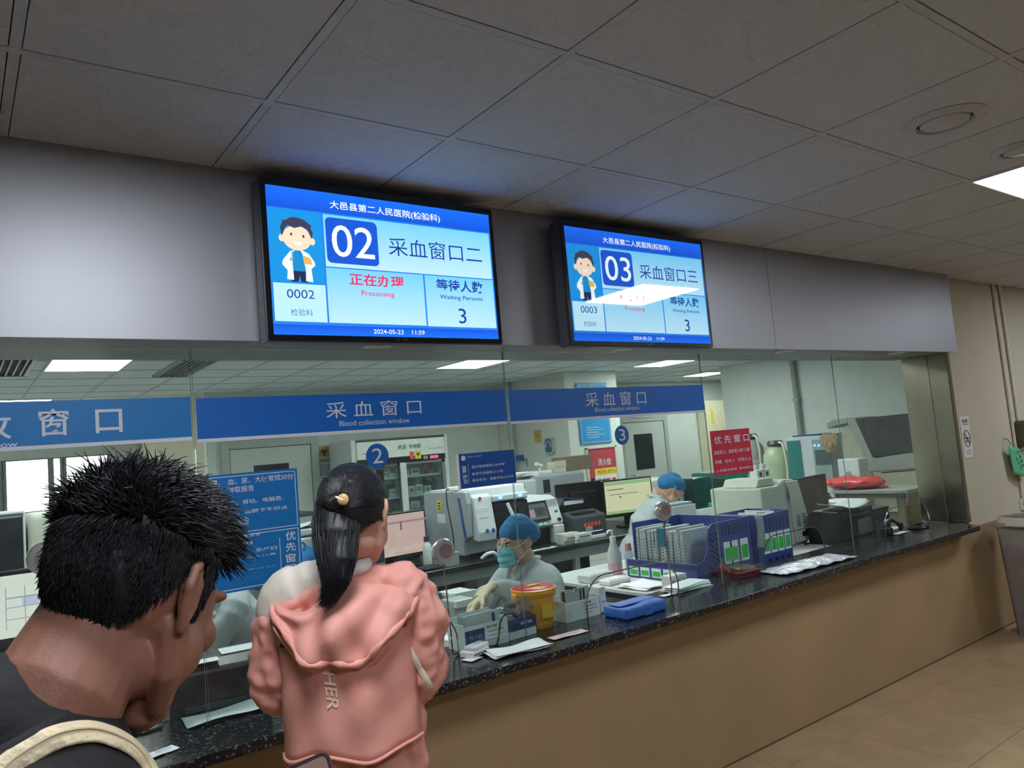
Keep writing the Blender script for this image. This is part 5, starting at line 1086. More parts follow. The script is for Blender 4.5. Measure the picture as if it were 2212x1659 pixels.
t2 = thing('blue_folder', 'blue folder lying on top of the water purifier', 'folder', (X+.2, y0+Wd*.55, Ht)); box('cover', mat('folder_blue', (40, 80, 150), .5), -.15, .15, -.2, .2, 0, .012, t2); o = box('cover', mat('folder_blue', (40, 80, 150), .5), -.15, .15, -.19, .2, .013, .022, t2); box('papers', M_PAPER, -.14, .14, -.18, .18, .012, .0135, t2, bev=0)
t2 = thing('paper_bag', 'crumpled tan paper bag hanging over the purifier corner', 'bag', (X-.03, PX(1800, 945, X).y, Ht+.0))
bm = bmesh.new(); bmesh.ops.create_icosphere(bm, subdivisions=3, radius=1)
for v in bm.verts: f = 1+.25*math.sin(v.co.x*8+v.co.z*7)*math.cos(v.co.y*9); v.co = Vector((-.07+v.co.x*.03*f, v.co.y*.11*f*(1+.5*v.co.z), -.10+v.co.z*.12*f))
from_bm('bag', bm, mat('bag_tan', (176, 150, 112), .7, bump=.4), t2); box('folded_top', mat('bag_tan', (176, 150, 112), .7, bump=.4), -.06, .12, -.1, .1, .0, .015, t2)
# large biochemistry analyser
X = 8.3; t = thing('chemistry_analyser', 'large grey chemistry analyser with a smoked hood at the right of the lab', 'analyser', (X, 0, 0))
def onX(px, py, xx=X): p = PX(px, py, xx); return (p.y, p.z)
hood = [onX(1848, 905), onX(1960, 893), onX(1978, 891), onX(2003, 905), onX(2012, 965), onX(1990, 975), onX(1886, 988)]
prism('smoked_hood', mat('hood_smoke', (58, 64, 66), .18, var=.15, scale=6), hood, 'x', -.02, .5, t, bev=.01)
shell = [onX(1826, 903), onX(1848, 903), onX(1890, 990), onX(2016, 968), onX(2016, 1010), onX(1905, 1018), onX(1876, 1020), onX(1862, 975)]
prism('hood_frame', M_AGREY, shell, 'x', -.01, .5, t, bev=.01)
prism('lift_arm', M_AGREY, [onX(1787, 915), onX(1800, 907), onX(1830, 903), onX(1832, 914), onX(1806, 920), onX(1790, 926)], 'x', -.02, .3, t, bev=.008)
prism('body', M_ABEI, [onX(1812, 925), onX(1850, 915), onX(1888, 1000), onX(1890, 1020), onX(1905, 1022), onX(2014, 998), (onX(2030, 1100)[0], .0), (onX(1800, 1000)[0], .0)], 'x', .05, .9, t, bev=.01)
prism('front_panel', M_ABEI, [onX(1885, 1008), onX(2004, 995), (onX(2014, 1050)[0], .55), (onX(1885, 1050)[0], .55)], 'x', .0, .06, t, bev=.008)
p = PX(1999, 1043, X); lathe('round_cap', M_DARK, [(.001, -.02), (.035, -.018), (.035, .0), (.001, 0)], 16, t, axis='x', off=(0, p.y, p.z)); 
for q in ((1905, 1021, 1985, 1014), (1975, 1060, 2008, 1056)): a, b = PX(q[0], q[1], X), PX(q[2], q[3], X); tube('panel_gap', M_INK, [(-.004, a.y, a.z), (-.004, b.y, b.z)], .006, 5, t)
box('painted_reflection', emit('reflection_pinkish', (255, 210, 220), 1.2), -.024, -.019, PX(1984, 930, X).y-.012, PX(1984, 930, X).y+.012, PX(1984, 930, X).z-.006, PX(1984, 930, X).z+.006, t, bev=0)  # glowing spot stands for a lamp's reflection on the smoked hood
t = thing('side_module', 'small ivory module in front of the chemistry analyser', 'module', (7.9, PX(1843, 1010, 7.9).y, .0)); zt = PX(1843, 990, 7.9).z; box('body', M_INSTR, -.1, .1, -.12, .12, .6, zt, t, bev=.01); lathe('dial', M_GREY, [(.001, -.112), (.03, -.11), (.03, -.1), (.001, -.1)], 14, t, axis='x', off=(0, 0, zt-.16)); box('pedestal', M_AGREY, -.1, .1, -.12, .12, 0, .6, t)
# trolley with a red bag
X = 6.9; ya, yb, za, zb = pxrect((1800, 1045), (1962, 1040), X); zt = .99; t = thing('trolley', 'grey steel trolley carrying the red bag', 'trolley', (X, yb, 0)); Wd = ya-yb
box('top', M_AGREY, -.05, .45, 0, Wd, zt-.03, zt, t); box('side_panel', mat('trolley_panel', (128, 126, 110), .5), .0, .42, .05, Wd-.05, .1, zt-.03, t)
for x in (-.03, .4):
    for y in (.02, Wd-.05): box('leg', M_STEEL, x, x+.03, y, y+.03, 0, zt-.03, t)
lathe('push_knob', M_DARK, [(.001, 0), (.03, .002), (.03, .05), (.001, .052)], 14, t, axis='x', off=(-.1, .04, zt-.05)); box('drawer', M_ABEI, -.012, .0, .12, Wd*.45, zt-.2, zt-.08, t)
a = PX(1838, 1035, 7.0); M_REDBAG = mat('red_bag', (196, 64, 66), .22, bump=.6, bscale=14)
t = thing('red_bag', 'red plastic bag lying on the steel trolley', 'bag', (7.05, a.y, zt)); L2 = abs(PX(1783, 1035, 7.0).y-PX(1895, 1035, 7.0).y)
bm = bmesh.new(); bmesh.ops.create_icosphere(bm, subdivisions=4, radius=1)
for v in bm.verts: f = 1+.06*math.sin(v.co.y*12+v.co.z*6); v.co = Vector((v.co.x*.19*f, math.copysign(abs(v.co.y)**.8, v.co.y)*L2*.55, .058+math.copysign(abs(v.co.z)**.7, v.co.z)*.058*f+.012*math.sin(v.co.y*9)*max(0, v.co.z)))
from_bm('bag', bm, M_REDBAG, t, True); sheet('label', M_PAPER, 4, 3, lambda u, v: (-.17-.002*u, -.1+.14*u, .05+.03*v), t); tube('tied_end', M_REDBAG, smooth_path([(-.0, -L2*.48, .05), (-.02, -L2*.55, .03), (0, -L2*.62, .02)]), [.03, .025, .02, .016, .012, .01, .01, .012, .015, .018, .02], 8, t)
t = thing('ivory_pump', 'ivory pump unit with a round knob under the red bag', 'pump', (6.62, PX(1822, 1080, 6.62).y, 0)); box('body', M_INSTR, -.12, .12, -.17, .15, .3, .93, t, bev=.012); box('label', M_GREY, -.124, -.119, -.05, .06, .72, .8, t); lathe('knob', M_GREY, [(.001, -.15), (.04, -.148), (.045, -.12), (.001, -.12)], 16, t, axis='x', off=(0, .12, .55)); box('pedestal', M_AGREY, -.12, .12, -.17, .15, 0, .3, t)
t = thing('paper_pile', 'grey stack of papers at the left end of the red bag', 'papers', (6.9, PX(1772, 1058, 6.9).y+.12, zt-.09)); 
for k in range(4): o = box('sheet', M_PAPER if k % 2 else M_GREY, -.12, .12, -.16, .16, .014*k, .014*k+.012, t, bev=0); o.rotation_euler = (0, 0, .1*k)
t2 = thing('side_table', 'small steel table under the grey paper stack', 'table', (6.9, PX(1772, 1058, 6.9).y+.12, 0)); box('top', M_AGREY, -.2, .2, -.22, .22, zt-.12, zt-.09, t2)
for sx in (-1, 1):
    for sy in (-1, 1): box('leg', M_AGREY, sx*.17-.015, sx*.17+.015, sy*.19-.015, sy*.19+.015, 0, zt-.12, t2)
# green instrument with a tinted lid, long white instrument
Y5 = 5.3; p0, p1 = PY(1502, 1090, Y5), PY(1640, 1080, Y5)
bench('pale counter carrying the green-lidded instrument', 5.53, p1.x+.3, Y5-.1, Y5+.75, .8, 4, 'lab_counter', M_DTOP)
t = thing('green_instrument', 'instrument with a green tinted lid behind the red notice', 'instrument', (p0.x, Y5, .8)); W = p1.x-p0.x
prism('tinted_lid', mat('green_tint', (16, 66, 62), .1), [(0, .06), (.72*W, .06), (.78*W, .2), (.55*W, .33), (.25*W, .39), (0.0, .39)], 'y', 0, .5, t, bev=.02)
box('teal_case', mat('teal_case', (22, 112, 100), .35), .62*W, W*1.0, .1, .6, .06, .40, t, bev=.02); box('base', M_INSTR, -.02, W*1.05, -.02, .6, 0, .07, t, bev=.01); box('green_tray', mat('green_bright', (60, 170, 140), .3), .2, W*.6, -.004, .01, .075, .12, t)
for k in range(4): box('vent', M_DARK, W*.86, W*.93, .092, .1, .2+.035*k, .215+.035*k, t, bev=0)
t = thing('white_analyser', 'long white analyser behind the bowed technician', 'analyser', (p0.x-.02, Y5+.02, .8)); box('main_body', mat('analyser_pale', (196, 198, 188), .4), -.82, -.12, 0, .55, 0, .43, t, bev=.03, seg=3); box('upper_cover', M_INSTRG, -.7, -.16, -.02, .3, .1, .38, t, bev=.03, seg=2); box('handle', M_DARK, -.5, -.3, -.03, -.018, .08, .1, t)
t = thing('plain_box', 'pale upright folder box standing behind the right-hand basket', 'box', (4.30, 3.9, DZ)); box('body', M_INSTRG, -.14, .14, -.06, .06, 0, .36, t); box('loose_flap', M_PAPER, -.1, .16, -.075, -.062, .04, .34, t)
# ================================================================== PEOPLE
M_SKIN = mat('skin_light', (206, 160, 138), .5, var=.05, scale=30, bump=.05, bscale=300)
M_SKINM = mat('skin_tanned', (154, 106, 88), .5, var=.08, scale=26, bump=.06, bscale=260)
M_HAIR = mat('hair_black', (20, 21, 27), .6, var=.2, scale=40); M_HAIRW = mat('hair_black_sleek', (18, 19, 25), .5, var=.2, scale=40)
M_COAT = mat('white_coat', (178, 186, 189), .8, var=.03, scale=6, bump=.25, bscale=9); M_MASK = mat('mask_teal', (112, 190, 204), .7, bump=.15, bscale=40)
M_CAP = mat('cap_blue', (34, 118, 172), .75, bump=.5, bscale=16); M_GLOVE = mat('latex_glove', (224, 202, 172), .5, bump=.2, bscale=60)
M_PINK = mat('pink_jacket', (226, 156, 142), .62, var=.05, scale=8, bump=.22, bscale=14); M_CREAMJ = mat('cream_yoke', (216, 206, 192), .65, var=.03, bump=.2, bscale=16)
M_TEE = MATS.get('black_tee') or mat('black_tee', (24, 23, 25), .85, bump=.15, bscale=60); M_TROUS = mat('dark_trousers', (40, 44, 58), .8); M_SHOE = mat('shoe_white', (196, 196, 196), .6)
M_EYE = mat('eye_dark', (24, 18, 16), .1); M_EYEW = mat('eye_white', (226, 222, 216), .3)
_tex = {}
def blob(name, fn, material, parent, voxel=.008, sm=6, disp=None, M=None):
    bm = bmesh.new(); fn(bm)
    if M is not None: bmesh.ops.transform(bm, matrix=M, verts=bm.verts)
    o = from_bm(name, bm, material, parent, True)
    r = o.modifiers.new('remesh', 'REMESH'); r.mode = 'VOXEL'; r.voxel_size = voxel; r.use_smooth_shade = True
    if disp:
        key = 'cloth_%s' % disp[1]
        if key not in _tex: tx_ = bpy.data.textures.new(key, 'CLOUDS'); tx_.noise_scale = disp[1]; tx_.noise_depth = 1; _tex[key] = tx_
        d = o.modifiers.new('folds', 'DISPLACE'); d.texture = _tex[key]; d.strength = disp[0]; d.mid_level = .5; d.texture_coords = 'GLOBAL' if False else 'LOCAL'
    if sm: s = o.modifiers.new('soften', 'SMOOTH'); s.iterations = sm; s.factor = .5
    return o
def ball(bm, c, r, sub=3):
    r = (r, r, r) if isinstance(r, (int, float)) else r
    g = bmesh.ops.create_icosphere(bm, subdivisions=sub, radius=1)
    for v in g['verts']: v.co = Vector((c[0]+v.co.x*r[0], c[1]+v.co.y*r[1], c[2]+v.co.z*r[2]))
def head_fn(bm, ns=1.0):
    ball(bm, (-.012, 0, .028), (.096, .075, .09)); ball(bm, (.03, 0, .0), (.064, .064, .085))
    add_tube(bm, [(.03, 0, -.01), (.038, 0, -.06), (.055, 0, -.1)], [(.056, .058), (.05, .05), (.026, .028)], 16, (0, 1, 0), True)
    for s in (-1, 1):
        add_tube(bm, [(-.0, s*.058, -.03), (.02, s*.05, -.07), (.05, s*.024, -.098)], [.018, .018, .016], 8, (0, 0, 1), True)      # jaw
        ball(bm, (.03, s*.042, -.045), (.034, .03, .04)); ball(bm, (.062, s*.036, -.02), (.026, .026, .022)); ball(bm, (.077, s*.03, .028), (.014, .026, .008))                 # cheek, brow
        add_tube(bm, [(.0, s*.074, .024), (-.012, s*.082, .033), (-.026, s*.091, .024), (-.029, s*.092, .004), (-.02, s*.085, -.018), (-.008, s*.078, -.034)], [.005, .0055, .006, .006, .0055, .007], 8, (1, 0, 0), True)   # ear rim
        add_tube(bm, [(-.012, s*.076, .028), (.002, s*.078, .018), (.002, s*.077, -.01), (-.008, s*.079, -.032)], .005, 8, (1, 0, 0), True); ball(bm, (-.014, s*.079, 0), (.013, .004, .026)); add_tube(bm, [(-.014, s*.083, .018), (-.019, s*.086, .002), (-.012, s*.083, -.014)], .0038, 6, (1, 0, 0), True)
    add_tube(bm, [(.086, 0, .02), (.088+.014*ns, 0, -.008), (.09+.022*ns, 0, -.024), (.09+.008*ns, 0, -.034)], [.009, .011, .013*ns**.3, .008], 8, (0, 1, 0), True)       # nose
    for s in (-1, 1): ball(bm, (.098, s*.012, -.029), .009)
    ball(bm, (.0, 0, -.065), (.055, .052, .04)); ball(bm, (.09, 0, -.056), (.012, .024, .006)); ball(bm, (.087, 0, -.066), (.012, .021, .007)); ball(bm, (.072, 0, -.1), (.018, .022, .016))
def head(parent, M, skin, eyes=True, neck=None, voxel=.0035, brows=True, ns=1.0):
    def fn(bm):
        head_fn(bm, ns); bmesh.ops.transform(bm, matrix=M, verts=bm.verts)
        if neck: add_tube(bm, neck[0], neck[1], 18, (0, 1, 0), True)
    h = blob('head', fn, skin, parent, voxel, 7)
    if eyes:
        for s in (-1, 1):
            bm = bmesh.new(); ball(bm, (.079, s*.031, .008), (.009, .015, .006), 2); bmesh.ops.transform(bm, matrix=M, verts=bm.verts); from_bm('eye', bm, M_EYEW, h, True)
            bm = bmesh.new(); ball(bm, (.086, s*.031, .0085), (.004, .006, .0055), 2); bmesh.ops.transform(bm, matrix=M, verts=bm.verts); from_bm('iris', bm, M_EYE, h, True)
            if not brows: continue
            bm = bmesh.new(); add_tube(bm, [(.086, s*.014, .03), (.086, s*.03, .034), (.07, s*.05, .03)], [.003, .0045, .002], 6); bmesh.ops.transform(bm, matrix=M, verts=bm.verts); from_bm('eyebrow', bm, M_HAIR, h)
            bm = bmesh.new(); add_tube(bm, [(.087, s*.016, .014), (.089, s*.031, .0175), (.08, s*.047, .013)], .0016, 5); bmesh.ops.transform(bm, matrix=M, verts=bm.verts); from_bm('eyelid', bm, M_HAIR, h)
    return h
def hand_fn(bm, w, f, n, s, curl=.5, size=1.0, thumb=.6, spread=.0):
    w, f, n, s = Vector(w), Vector(f).normalized(), Vector(n).normalized(), Vector(s).normalized()
    k = size; add_tube(bm, [w-f*.02*k, w+f*.02*k, w+f*.055*k, w+f*.085*k], [(.026*k, .019*k), (.033*k, .017*k), (.041*k, .015*k), (.038*k, .012*k)], 14, n, True)
    for i, (o, L) in enumerate(((.029, .072), (.010, .080), (-.010, .074), (-.028, .058))):
        p = w+f*.08*k+s*o*k; d = (f+s*o*spread*14).normalized(); a = 0; pts = [p-d*.02*k, p]
        for seg in (.42, .32, .26):
            a += curl*(.8 if seg == .42 else 1.0)*(1+.08*i); q = d*math.cos(a)+n*math.sin(a); p = p+q*L*seg*k; pts.append(p)
        add_tube(bm, pts, [.0098*k, .0098*k, .009*k, .0082*k, .007*k], 10, s, True)
    p = w+f*.022*k+s*.03*k; d = (f*.62+s*.62+n*thumb*.5).normalized(); d2 = (f*.85+s*.2+n*thumb).normalized()
    add_tube(bm, [p-d*.015*k, p+d*.022*k, p+d*.045*k+d2*.004*k, p+d*.045*k+d2*.035*k], [.014*k, .0125*k, .0105*k, .008*k], 10, n, True)
def Rz(a): return Matrix.Rotation(a, 4, 'Z')
def HM(loc, yaw, pitch=0, roll=0, s=1.0): return Matrix.Translation(Vector(loc)) @ Rz(yaw) @ Matrix.Rotation(pitch, 4, 'Y') @ Matrix.Rotation(roll, 4, 'X') @ Matrix.Scale(s, 4)

# ---------------------------------------------------------------- seated lab staff
def mask_part(parent, M):
    def f(u, v):
        a = (u-.5)*2.0; z = .008-.112*v-.01*math.sin(math.pi*v)*(1-abs(a)); r = .094+.013*math.sin(math.pi*v)*math.cos(a*1.3)
        z += -.018*abs(a)**2*(1-v)+.014*abs(a)**2*v
        return M @ Vector((.012+r*math.cos(a*.98)-.004*math.sin(v*18), .074*math.sin(a*.98)*1.02, z-.004))
    m = sheet('face_mask', M_MASK, 16, 14, f, parent, .003)
    for s in (-1, 1):
        for z0, z1 in ((-.012, .018), (-.088, -.026)):
            bm = bmesh.new(); add_tube(bm, [M @ Vector(p) for p in ((.058, s*.063, z0), (.02, s*.079, (z0+z1)/2), (-.014, s*.084, z1))], .0022, 5); from_bm('ear_loop', bm, M_PAPER, m)
def cap_part(parent, M):
    def fn(bm):
        ball(bm, (-.02, 0, .062), (.108, .086, .08)); ball(bm, (-.075, 0, .045), (.075, .08, .07)); ball(bm, (-.03, 0, .1), (.07, .065, .055))
        add_tube(bm, [(.085*math.cos(a)-.012, .08*math.sin(a), .052-.035*(1-math.cos(a))*.5) for a in [2*math.pi*i/24 for i in range(25)]], .009, 6)
    c = blob('surgical_cap', fn, M_CAP, parent, .005, 3, (.012, .06), M); return c
def staff(label, loc, yaw, lean, headp, heady, armL, armR, coat=M_COAT, gloves=True, hz=0, cap=True, nbo=None, hoo=None, pen=True):
    t = thing('person', label, 'person', (loc[0], loc[1], 0), yaw)
    ch = Vector((.04+lean*.5, 0, .80+hz)); nb = Vector((.04+lean, 0, 1.02+hz)); ho = Vector((.095+lean*1.25, 0, 1.15+hz))
    if nbo: nb = Vector((nbo[0], 0, nbo[1])); ho = Vector((hoo[0], 0, hoo[1])); ch = nb*.62+Vector((0, 0, .47))*.38
    Mh = HM(ho, heady, headp)
    head(t, Mh, M_SKIN, True, ([nb+Vector((-.005, 0, -.03)), nb+Vector((.01, 0, .06)), ho+Vector((-.025, 0, -.04))], [(.062, .058), (.053, .05), (.052, .05)]))
    if cap: cap_part(t, Mh)
    mask_part(t, Mh)
    def coatf(bm):
        add_tube(bm, [(-.03, 0, .54), (-.01, 0, .60), ch-Vector((.02, 0, .06)), ch+Vector((.01, 0, .08)), nb-Vector((0, 0, .035)), nb+Vector((.0, 0, .015))], [(.17, .19), (.155, .185), (.142, .185), (.132, .195), (.095, .15), (.058, .064)], 24, (0, 1, 0), True)
        for s, arm in ((1, armL), (-1, armR)):
            sh = nb+Vector((-.005, s*.18, -.062)); e, w = Vector(arm[0]), Vector(arm[1])
            add_tube(bm, smooth_path([nb+Vector((0, s*.06, -.03)), sh, (sh+e)/2+Vector((0, s*.01, 0)), e, (e+w)/2, e.lerp(w, .86)], 3), [.07]*3+[.068]*3+[.062]*3+[.056]*3+[.05]*3+[.043], 14, (0, 0, 1), True)
        for s in (-1, 1): add_tube(bm, [(-.02, s*.09, .5), (.2, s*.11, .53), (.36, s*.13, .52)], [(.1, .09), (.095, .085), (.09, .075)], 14, (0, 0, 1), True)
    c = blob('lab_coat', coatf, coat, t, .009, 4, (.028, .09))
    # collar and lapels
    for s in (-1, 1):
        q = [nb+Vector((-.05, s*.03, .045)), nb+Vector((.0, s*.072, .035)), nb+Vector((.055, s*.058, -.0)), nb+Vector((.115, s*.035, -.07)), nb+Vector((.13, s*.012, -.15))]
        bm = bmesh.new(); add_tube(bm, smooth_path(q, 4), [(.008, .022)]*9+[(.007, .026)]*6+[(.004, .01)]*2, 8, (1, 0, 0), True); from_bm('collar', bm, coat, c, True)
    if pen: tube('pen', M_BLACK, [ch+Vector((.14, .075, .02)), ch+Vector((.15, .07, .09))], .006, 6, c)
    for s, arm, g in ((1, armL, 1), (-1, armR, 1)):
        w = Vector(arm[1]); d = Vector(arm[2]); n = Vector(arm[3]); sd = Vector(arm[4])
        blob('gloved_hand' if gloves else 'hand', lambda bm: hand_fn(bm, w+d.normalized()*.015, d, n, sd, arm[5], .95), M_GLOVE if gloves else M_SKIN, t, .0035, 2)
    def legs(bm):
        for s in (-1, 1):
            add_tube(bm, smooth_path([(-.02, s*.09, .47), (.2, s*.11, .5), (.40, s*.12, .49), (.43, s*.12, .40), (.40, s*.12, .1)], 3), [.085]*4+[.075]*3+[.062]*3+[.045]*3, 12, (0, 1, 0), True)
    blob('trousers', legs, M_TROUS, t, .012, 3)
    for s in (-1, 1): bm = bmesh.new(); add_tube(bm, [(.36, s*.12, .035), (.44, s*.12, .035), (.55, s*.125, .028)], [(.036, .034), (.04, .033), (.03, .02)], 12, (0, 0, 1), True); from_bm('shoe', bm, M_SHOE, t, True)
    return t
def stool(label, x, y):
    t = thing('stool', label, 'stool', (x, y, 0)); lathe('seat', mat('stool_seat', (44, 60, 96), .5), [(.001, .33), (.17, .33), (.18, .345), (.175, .362), (.001, .365)], 28, t); lathe('column', M_CHROME, [(.022, .06), (.022, .33)], 12, t)
    for k in range(5): a = 2*math.pi*k/5; tube('foot', M_CHROME, [(0, 0, .07), (.22*math.cos(a), .22*math.sin(a), .02)], .014, 6, t)
# masked nurse at window 2: faces -x
nh = PY(1112, 1168, 3.35)
stool('round stool under the masked nurse', nh.x+.16, nh.y)
hl = PY(1036, 1266, 3.15); hr = PY(1012, 1318, 3.12)
nx, ny = nh.x+.14, nh.y
def toL(p, x=nx, y=ny): return Vector((-(p.x-x), -(p.y-y), p.z))     # into the frame of a person facing -x
wl_, wr_ = toL(PY(1064, 1264, 3.17)), toL(hr)+Vector((-.09, 0, .05))
staff('masked nurse in white coat and blue cap seated behind the sharps bin', (nx, ny), math.pi, .03, .05, .0,
      ((.10, .24, .86), tuple(wl_), (.92, .05, -.38), (-.35, 0, -.9), (-.1, -1, 0), .6), ((.18, -.22, .85), tuple(wr_), (.9, .25, -.3), (-.2, .3, -.9), (0, 1, .2), .6), hz=.0)
g = thing('sample_bag', "pale green sample slip in the nurse's gloved hand", 'slip', hl+Vector((-.055, -.02, -.10))); sheet('slip', mat('slip_green', (190, 204, 130), .6), 6, 8, lambda u, v: (-.05+.07*u+.05*v, .012*math.sin(u*4+v*3), -.055+.12*v), g, .002); box('print_line', M_INK, -.012, .02, -.014, -.012, .0, .003, g, bev=0)
# bowed technician
sp = PY(1452, 1062, 4.3); yaw2 = math.atan2(-.55, .80); fx, fy = math.cos(yaw2), math.sin(yaw2)
sx2, sy2 = sp.x-.43*fx, sp.y-.43*fy
stool('round stool under the bowed technician', sx2, sy2)
staff('bowed technician in white coat and blue cap behind the file baskets', (sx2, sy2), yaw2, .06, .55, .12,
      ((.42, .22, .80), (.55, .12, .84), (1, -.3, -.2), (0, 0, -1), (0, -1, 0), .4), ((.42, -.22, .80), (.55, -.12, .84), (1, .3, -.2), (0, 0, -1), (0, 1, 0), .4), nbo=(.29, 1.135), hoo=(.43, sp.z))
# nurse of window 1, mostly hidden by the notice
wp_ = PY(548, 1330, 3.85)
staff('nurse in white coat on the black chair, head hidden by the blue notice', (wp_.x+.02, 3.92), math.pi*.93, .06, .35, 0,
      ((.24, .22, .82), (.42, .1, .84), (1, -.2, -.1), (0, 0, -1), (0, -1, 0), .4), ((.24, -.22, .82), (.42, -.1, .84), (1, .2, -.1), (0, 0, -1), (0, 1, 0), .4), hz=.06)

# ---------------------------------------------------------------- hair
def strands(name, seeds, material, parent, n=4, rad=.0016):
    """seeds: list of polylines; one mesh of thin tapered locks"""
    verts, faces = [], []
    for pts, r in seeds:
        fr = frames(pts, Vector((.3, .2, 1))); base = len(verts); m = len(pts)
        for i, (p, (s, q, t)) in enumerate(zip(pts, fr)):
            rr_ = r*(1-.85*(i/(m-1))**1.5)
            for k in range(3): a = 2*math.pi*k/3; verts.append(p+s*rr_*math.cos(a)+q*rr_*math.sin(a))
        for i in range(m-1):
            for k in range(3): a = base+3*i; faces.append((a+k, a+(k+1) % 3, a+3+(k+1) % 3, a+3+k))
    me = bpy.data.meshes.new(name); me.from_pydata(verts, [], faces)
    for p in me.polygons: p.use_smooth = True
    return link(name, me, material, parent)

# ---------------------------------------------------------------- man in front
ear = PD(396, 1300, .80); MO = ear+Vector((math.cos(math.radians(122))*.082+.01, math.sin(math.radians(122))*.082, 0)); MP = math.radians(29); MY = math.radians(37)
Mm = HM(MO, MY, MP, 0, 1.0)
C7 = MO+Vector((-.125, -.05, -.10))
man = thing('person', 'man with tousled black hair in a black shirt, head bowed', 'person', (C7.x, C7.y, 0))
Lm = Matrix.Translation(-Vector((C7.x, C7.y, 0))); Mm2 = Lm @ Mm; c7 = Vector((0, 0, C7.z)); mo = MO-Vector((C7.x, C7.y, 0))
hm = head(man, Mm2, M_SKINM, True, ([c7+Vector((-.03, 0, -.1)), c7+Vector((.0, 0, -.02)), c7+Vector((.045, 0, .03)), mo+Vector((-.04, 0, -.02))], [(.085, .08), (.07, .068), (.064, .062), (.06, .062)]), .0028, False, .55)
# front of the neck up to the chin
def torso_m(bm):
    add_tube(bm, [(.02, 0, .86), (.02, 0, 1.0), (.03, 0, c7.z-.19), (.015, 0, c7.z-.095), (.0, 0, c7.z-.028), (-.02, 0, c7.z+.004)], [(.13, .17), (.125, .175), (.135, .20), (.12, .19), (.1, .118), (.082, .086)], 24, (0, 1, 0), True)
    for s in (-1, 1): add_tube(bm, [(0, s*.05, c7.z-.038), (.01, s*.13, c7.z-.08), (.02, s*.19, c7.z-.14), (.06, s*.22, c7.z-.32), (.1, s*.22, c7.z-.40)], [.058, .064, .066, .06, .058], 14, (1, 0, 0), True)
shirt = blob('t_shirt', torso_m, M_TEE, man, .008, 4, (.012, .12))
bm = bmesh.new(); add_tube(bm, [(-.018+.08*math.cos(a), .085*math.sin(a), c7.z+.006+.02*math.cos(a)) for a in [2*math.pi*i/28 for i in range(29)]], .009, 8); from_bm('neck_rib', bm, M_TEE, man, True)
def arms_m(bm):
    for s in (-1, 1):
        e = Vector((.16, s*.23, c7.z-.47)); w_ = Vector((.36, s*.13, c7.z-.40)) if s < 0 else Vector((.36, s*.10, c7.z-.42))
        add_tube(bm, smooth_path([(.06, s*.22, c7.z-.3), e, (e+w_)/2, w_], 4), [.05]*4+[.045]*4+[.036]*4+[.028], 12, (0, 0, 1), True)
        hand_fn(bm, w_, (.9, -s*.35, .35), (-.3, -s*.9, .1), (.1, s*.2, 1), .5)
blob('forearms', arms_m, M_SKINM, man, .005, 3)
def legs_m(bm):
    for s in (-1, 1): add_tube(bm, [(.02, s*.09, .95), (.03, s*.1, .72), (.02, s*.1, .48), (.0, s*.1, .1)], [.1, .088, .065, .05], 14, (0, 1, 0), True)
    add_tube(bm, [(.02, 0, .84), (.02, 0, .98)], [(.12, .16), (.125, .165)], 20, (0, 1, 0), True)
blob('trousers', legs_m, M_TROUS, man, .012, 3)
for s in (-1, 1): bm = bmesh.new(); add_tube(bm, [(-.05, s*.1, .045), (.06, s*.1, .045), (.17, s*.105, .03)], [(.04, .045), (.045, .043), (.035, .026)], 12, (0, 0, 1), True); from_bm('shoe', bm, M_SHOE, man, True)
# shoulder strap of a bag
M_STRAP = mat('strap_cream', (222, 204, 168), .7, bump=.3, bscale=90)
def drape(o, parent_loc, pix, lift):
    """points on the surface of a garment, found along sight lines, lifted off the cloth"""
    dg = bpy.context.evaluated_depsgraph_get(); dg.update(); bv = BVHTree.FromObject(o, dg); out = []
    for px, py in pix:
        d = ray(px, py).normalized(); h = bv.ray_cast(CAM-parent_loc, d)
        if h[0] is not None: out.append(h[0]+h[1]*lift if h[1].dot(d) < 0 else h[0]-d*lift)
    return out
cw = Vector((C7.x, C7.y, 0))
sp0 = [q+cw for q in drape(shirt, cw, [(-60, 1740), (-20, 1700), (25, 1655), (70, 1622), (115, 1598), (160, 1586), (205, 1586), (250, 1600), (285, 1622), (315, 1660), (340, 1720)], .003)]
if len(sp0) < 3: sp0 = [PD(-40, 1700, .60), PD(130, 1588, .66), PD(262, 1594, .70)]
stp = thing('shoulder_strap', "cream bag strap over the bowed man's shoulder", 'strap', (C7.x, C7.y, C7.z-.06)); o_ = Vector((C7.x, C7.y, C7.z-.06))
pts = smooth_path([p-o_ for p in sp0], 5); bm = bmesh.new(); add_tube(bm, pts, [(.0115, .0025)]*len(pts), 10, (.6, -.5, .5), True); from_bm('webbing', bm, M_STRAP, stp, True); tube('stitching', mat('stitch', (196, 176, 140), .8), [p+Vector((0, -.002, .0032)) for p in pts], .0012, 4, stp)
# phone at the bottom edge
ph = PD(645, 1672, .86); t = thing('smartphone', 'dark smartphone with a lit screen at the bottom edge', 'phone', ph, 0); t.rotation_euler = (math.radians(-38), math.radians(-14), math.radians(-20))
prism('case', M_BLACK, rrect(-.036, .036, -.07, .01, .01), 'y', -.004, .004, t); prism('rim', M_CHROME, rrect(-.0375, .0375, -.0715, .0115, .011), 'y', -.0015, .0015, t); poly(t, 'display', emit('phone_display', (190, 150, 140), .35), rrect(-.033, .033, -.066, .006, .006), -.0046)
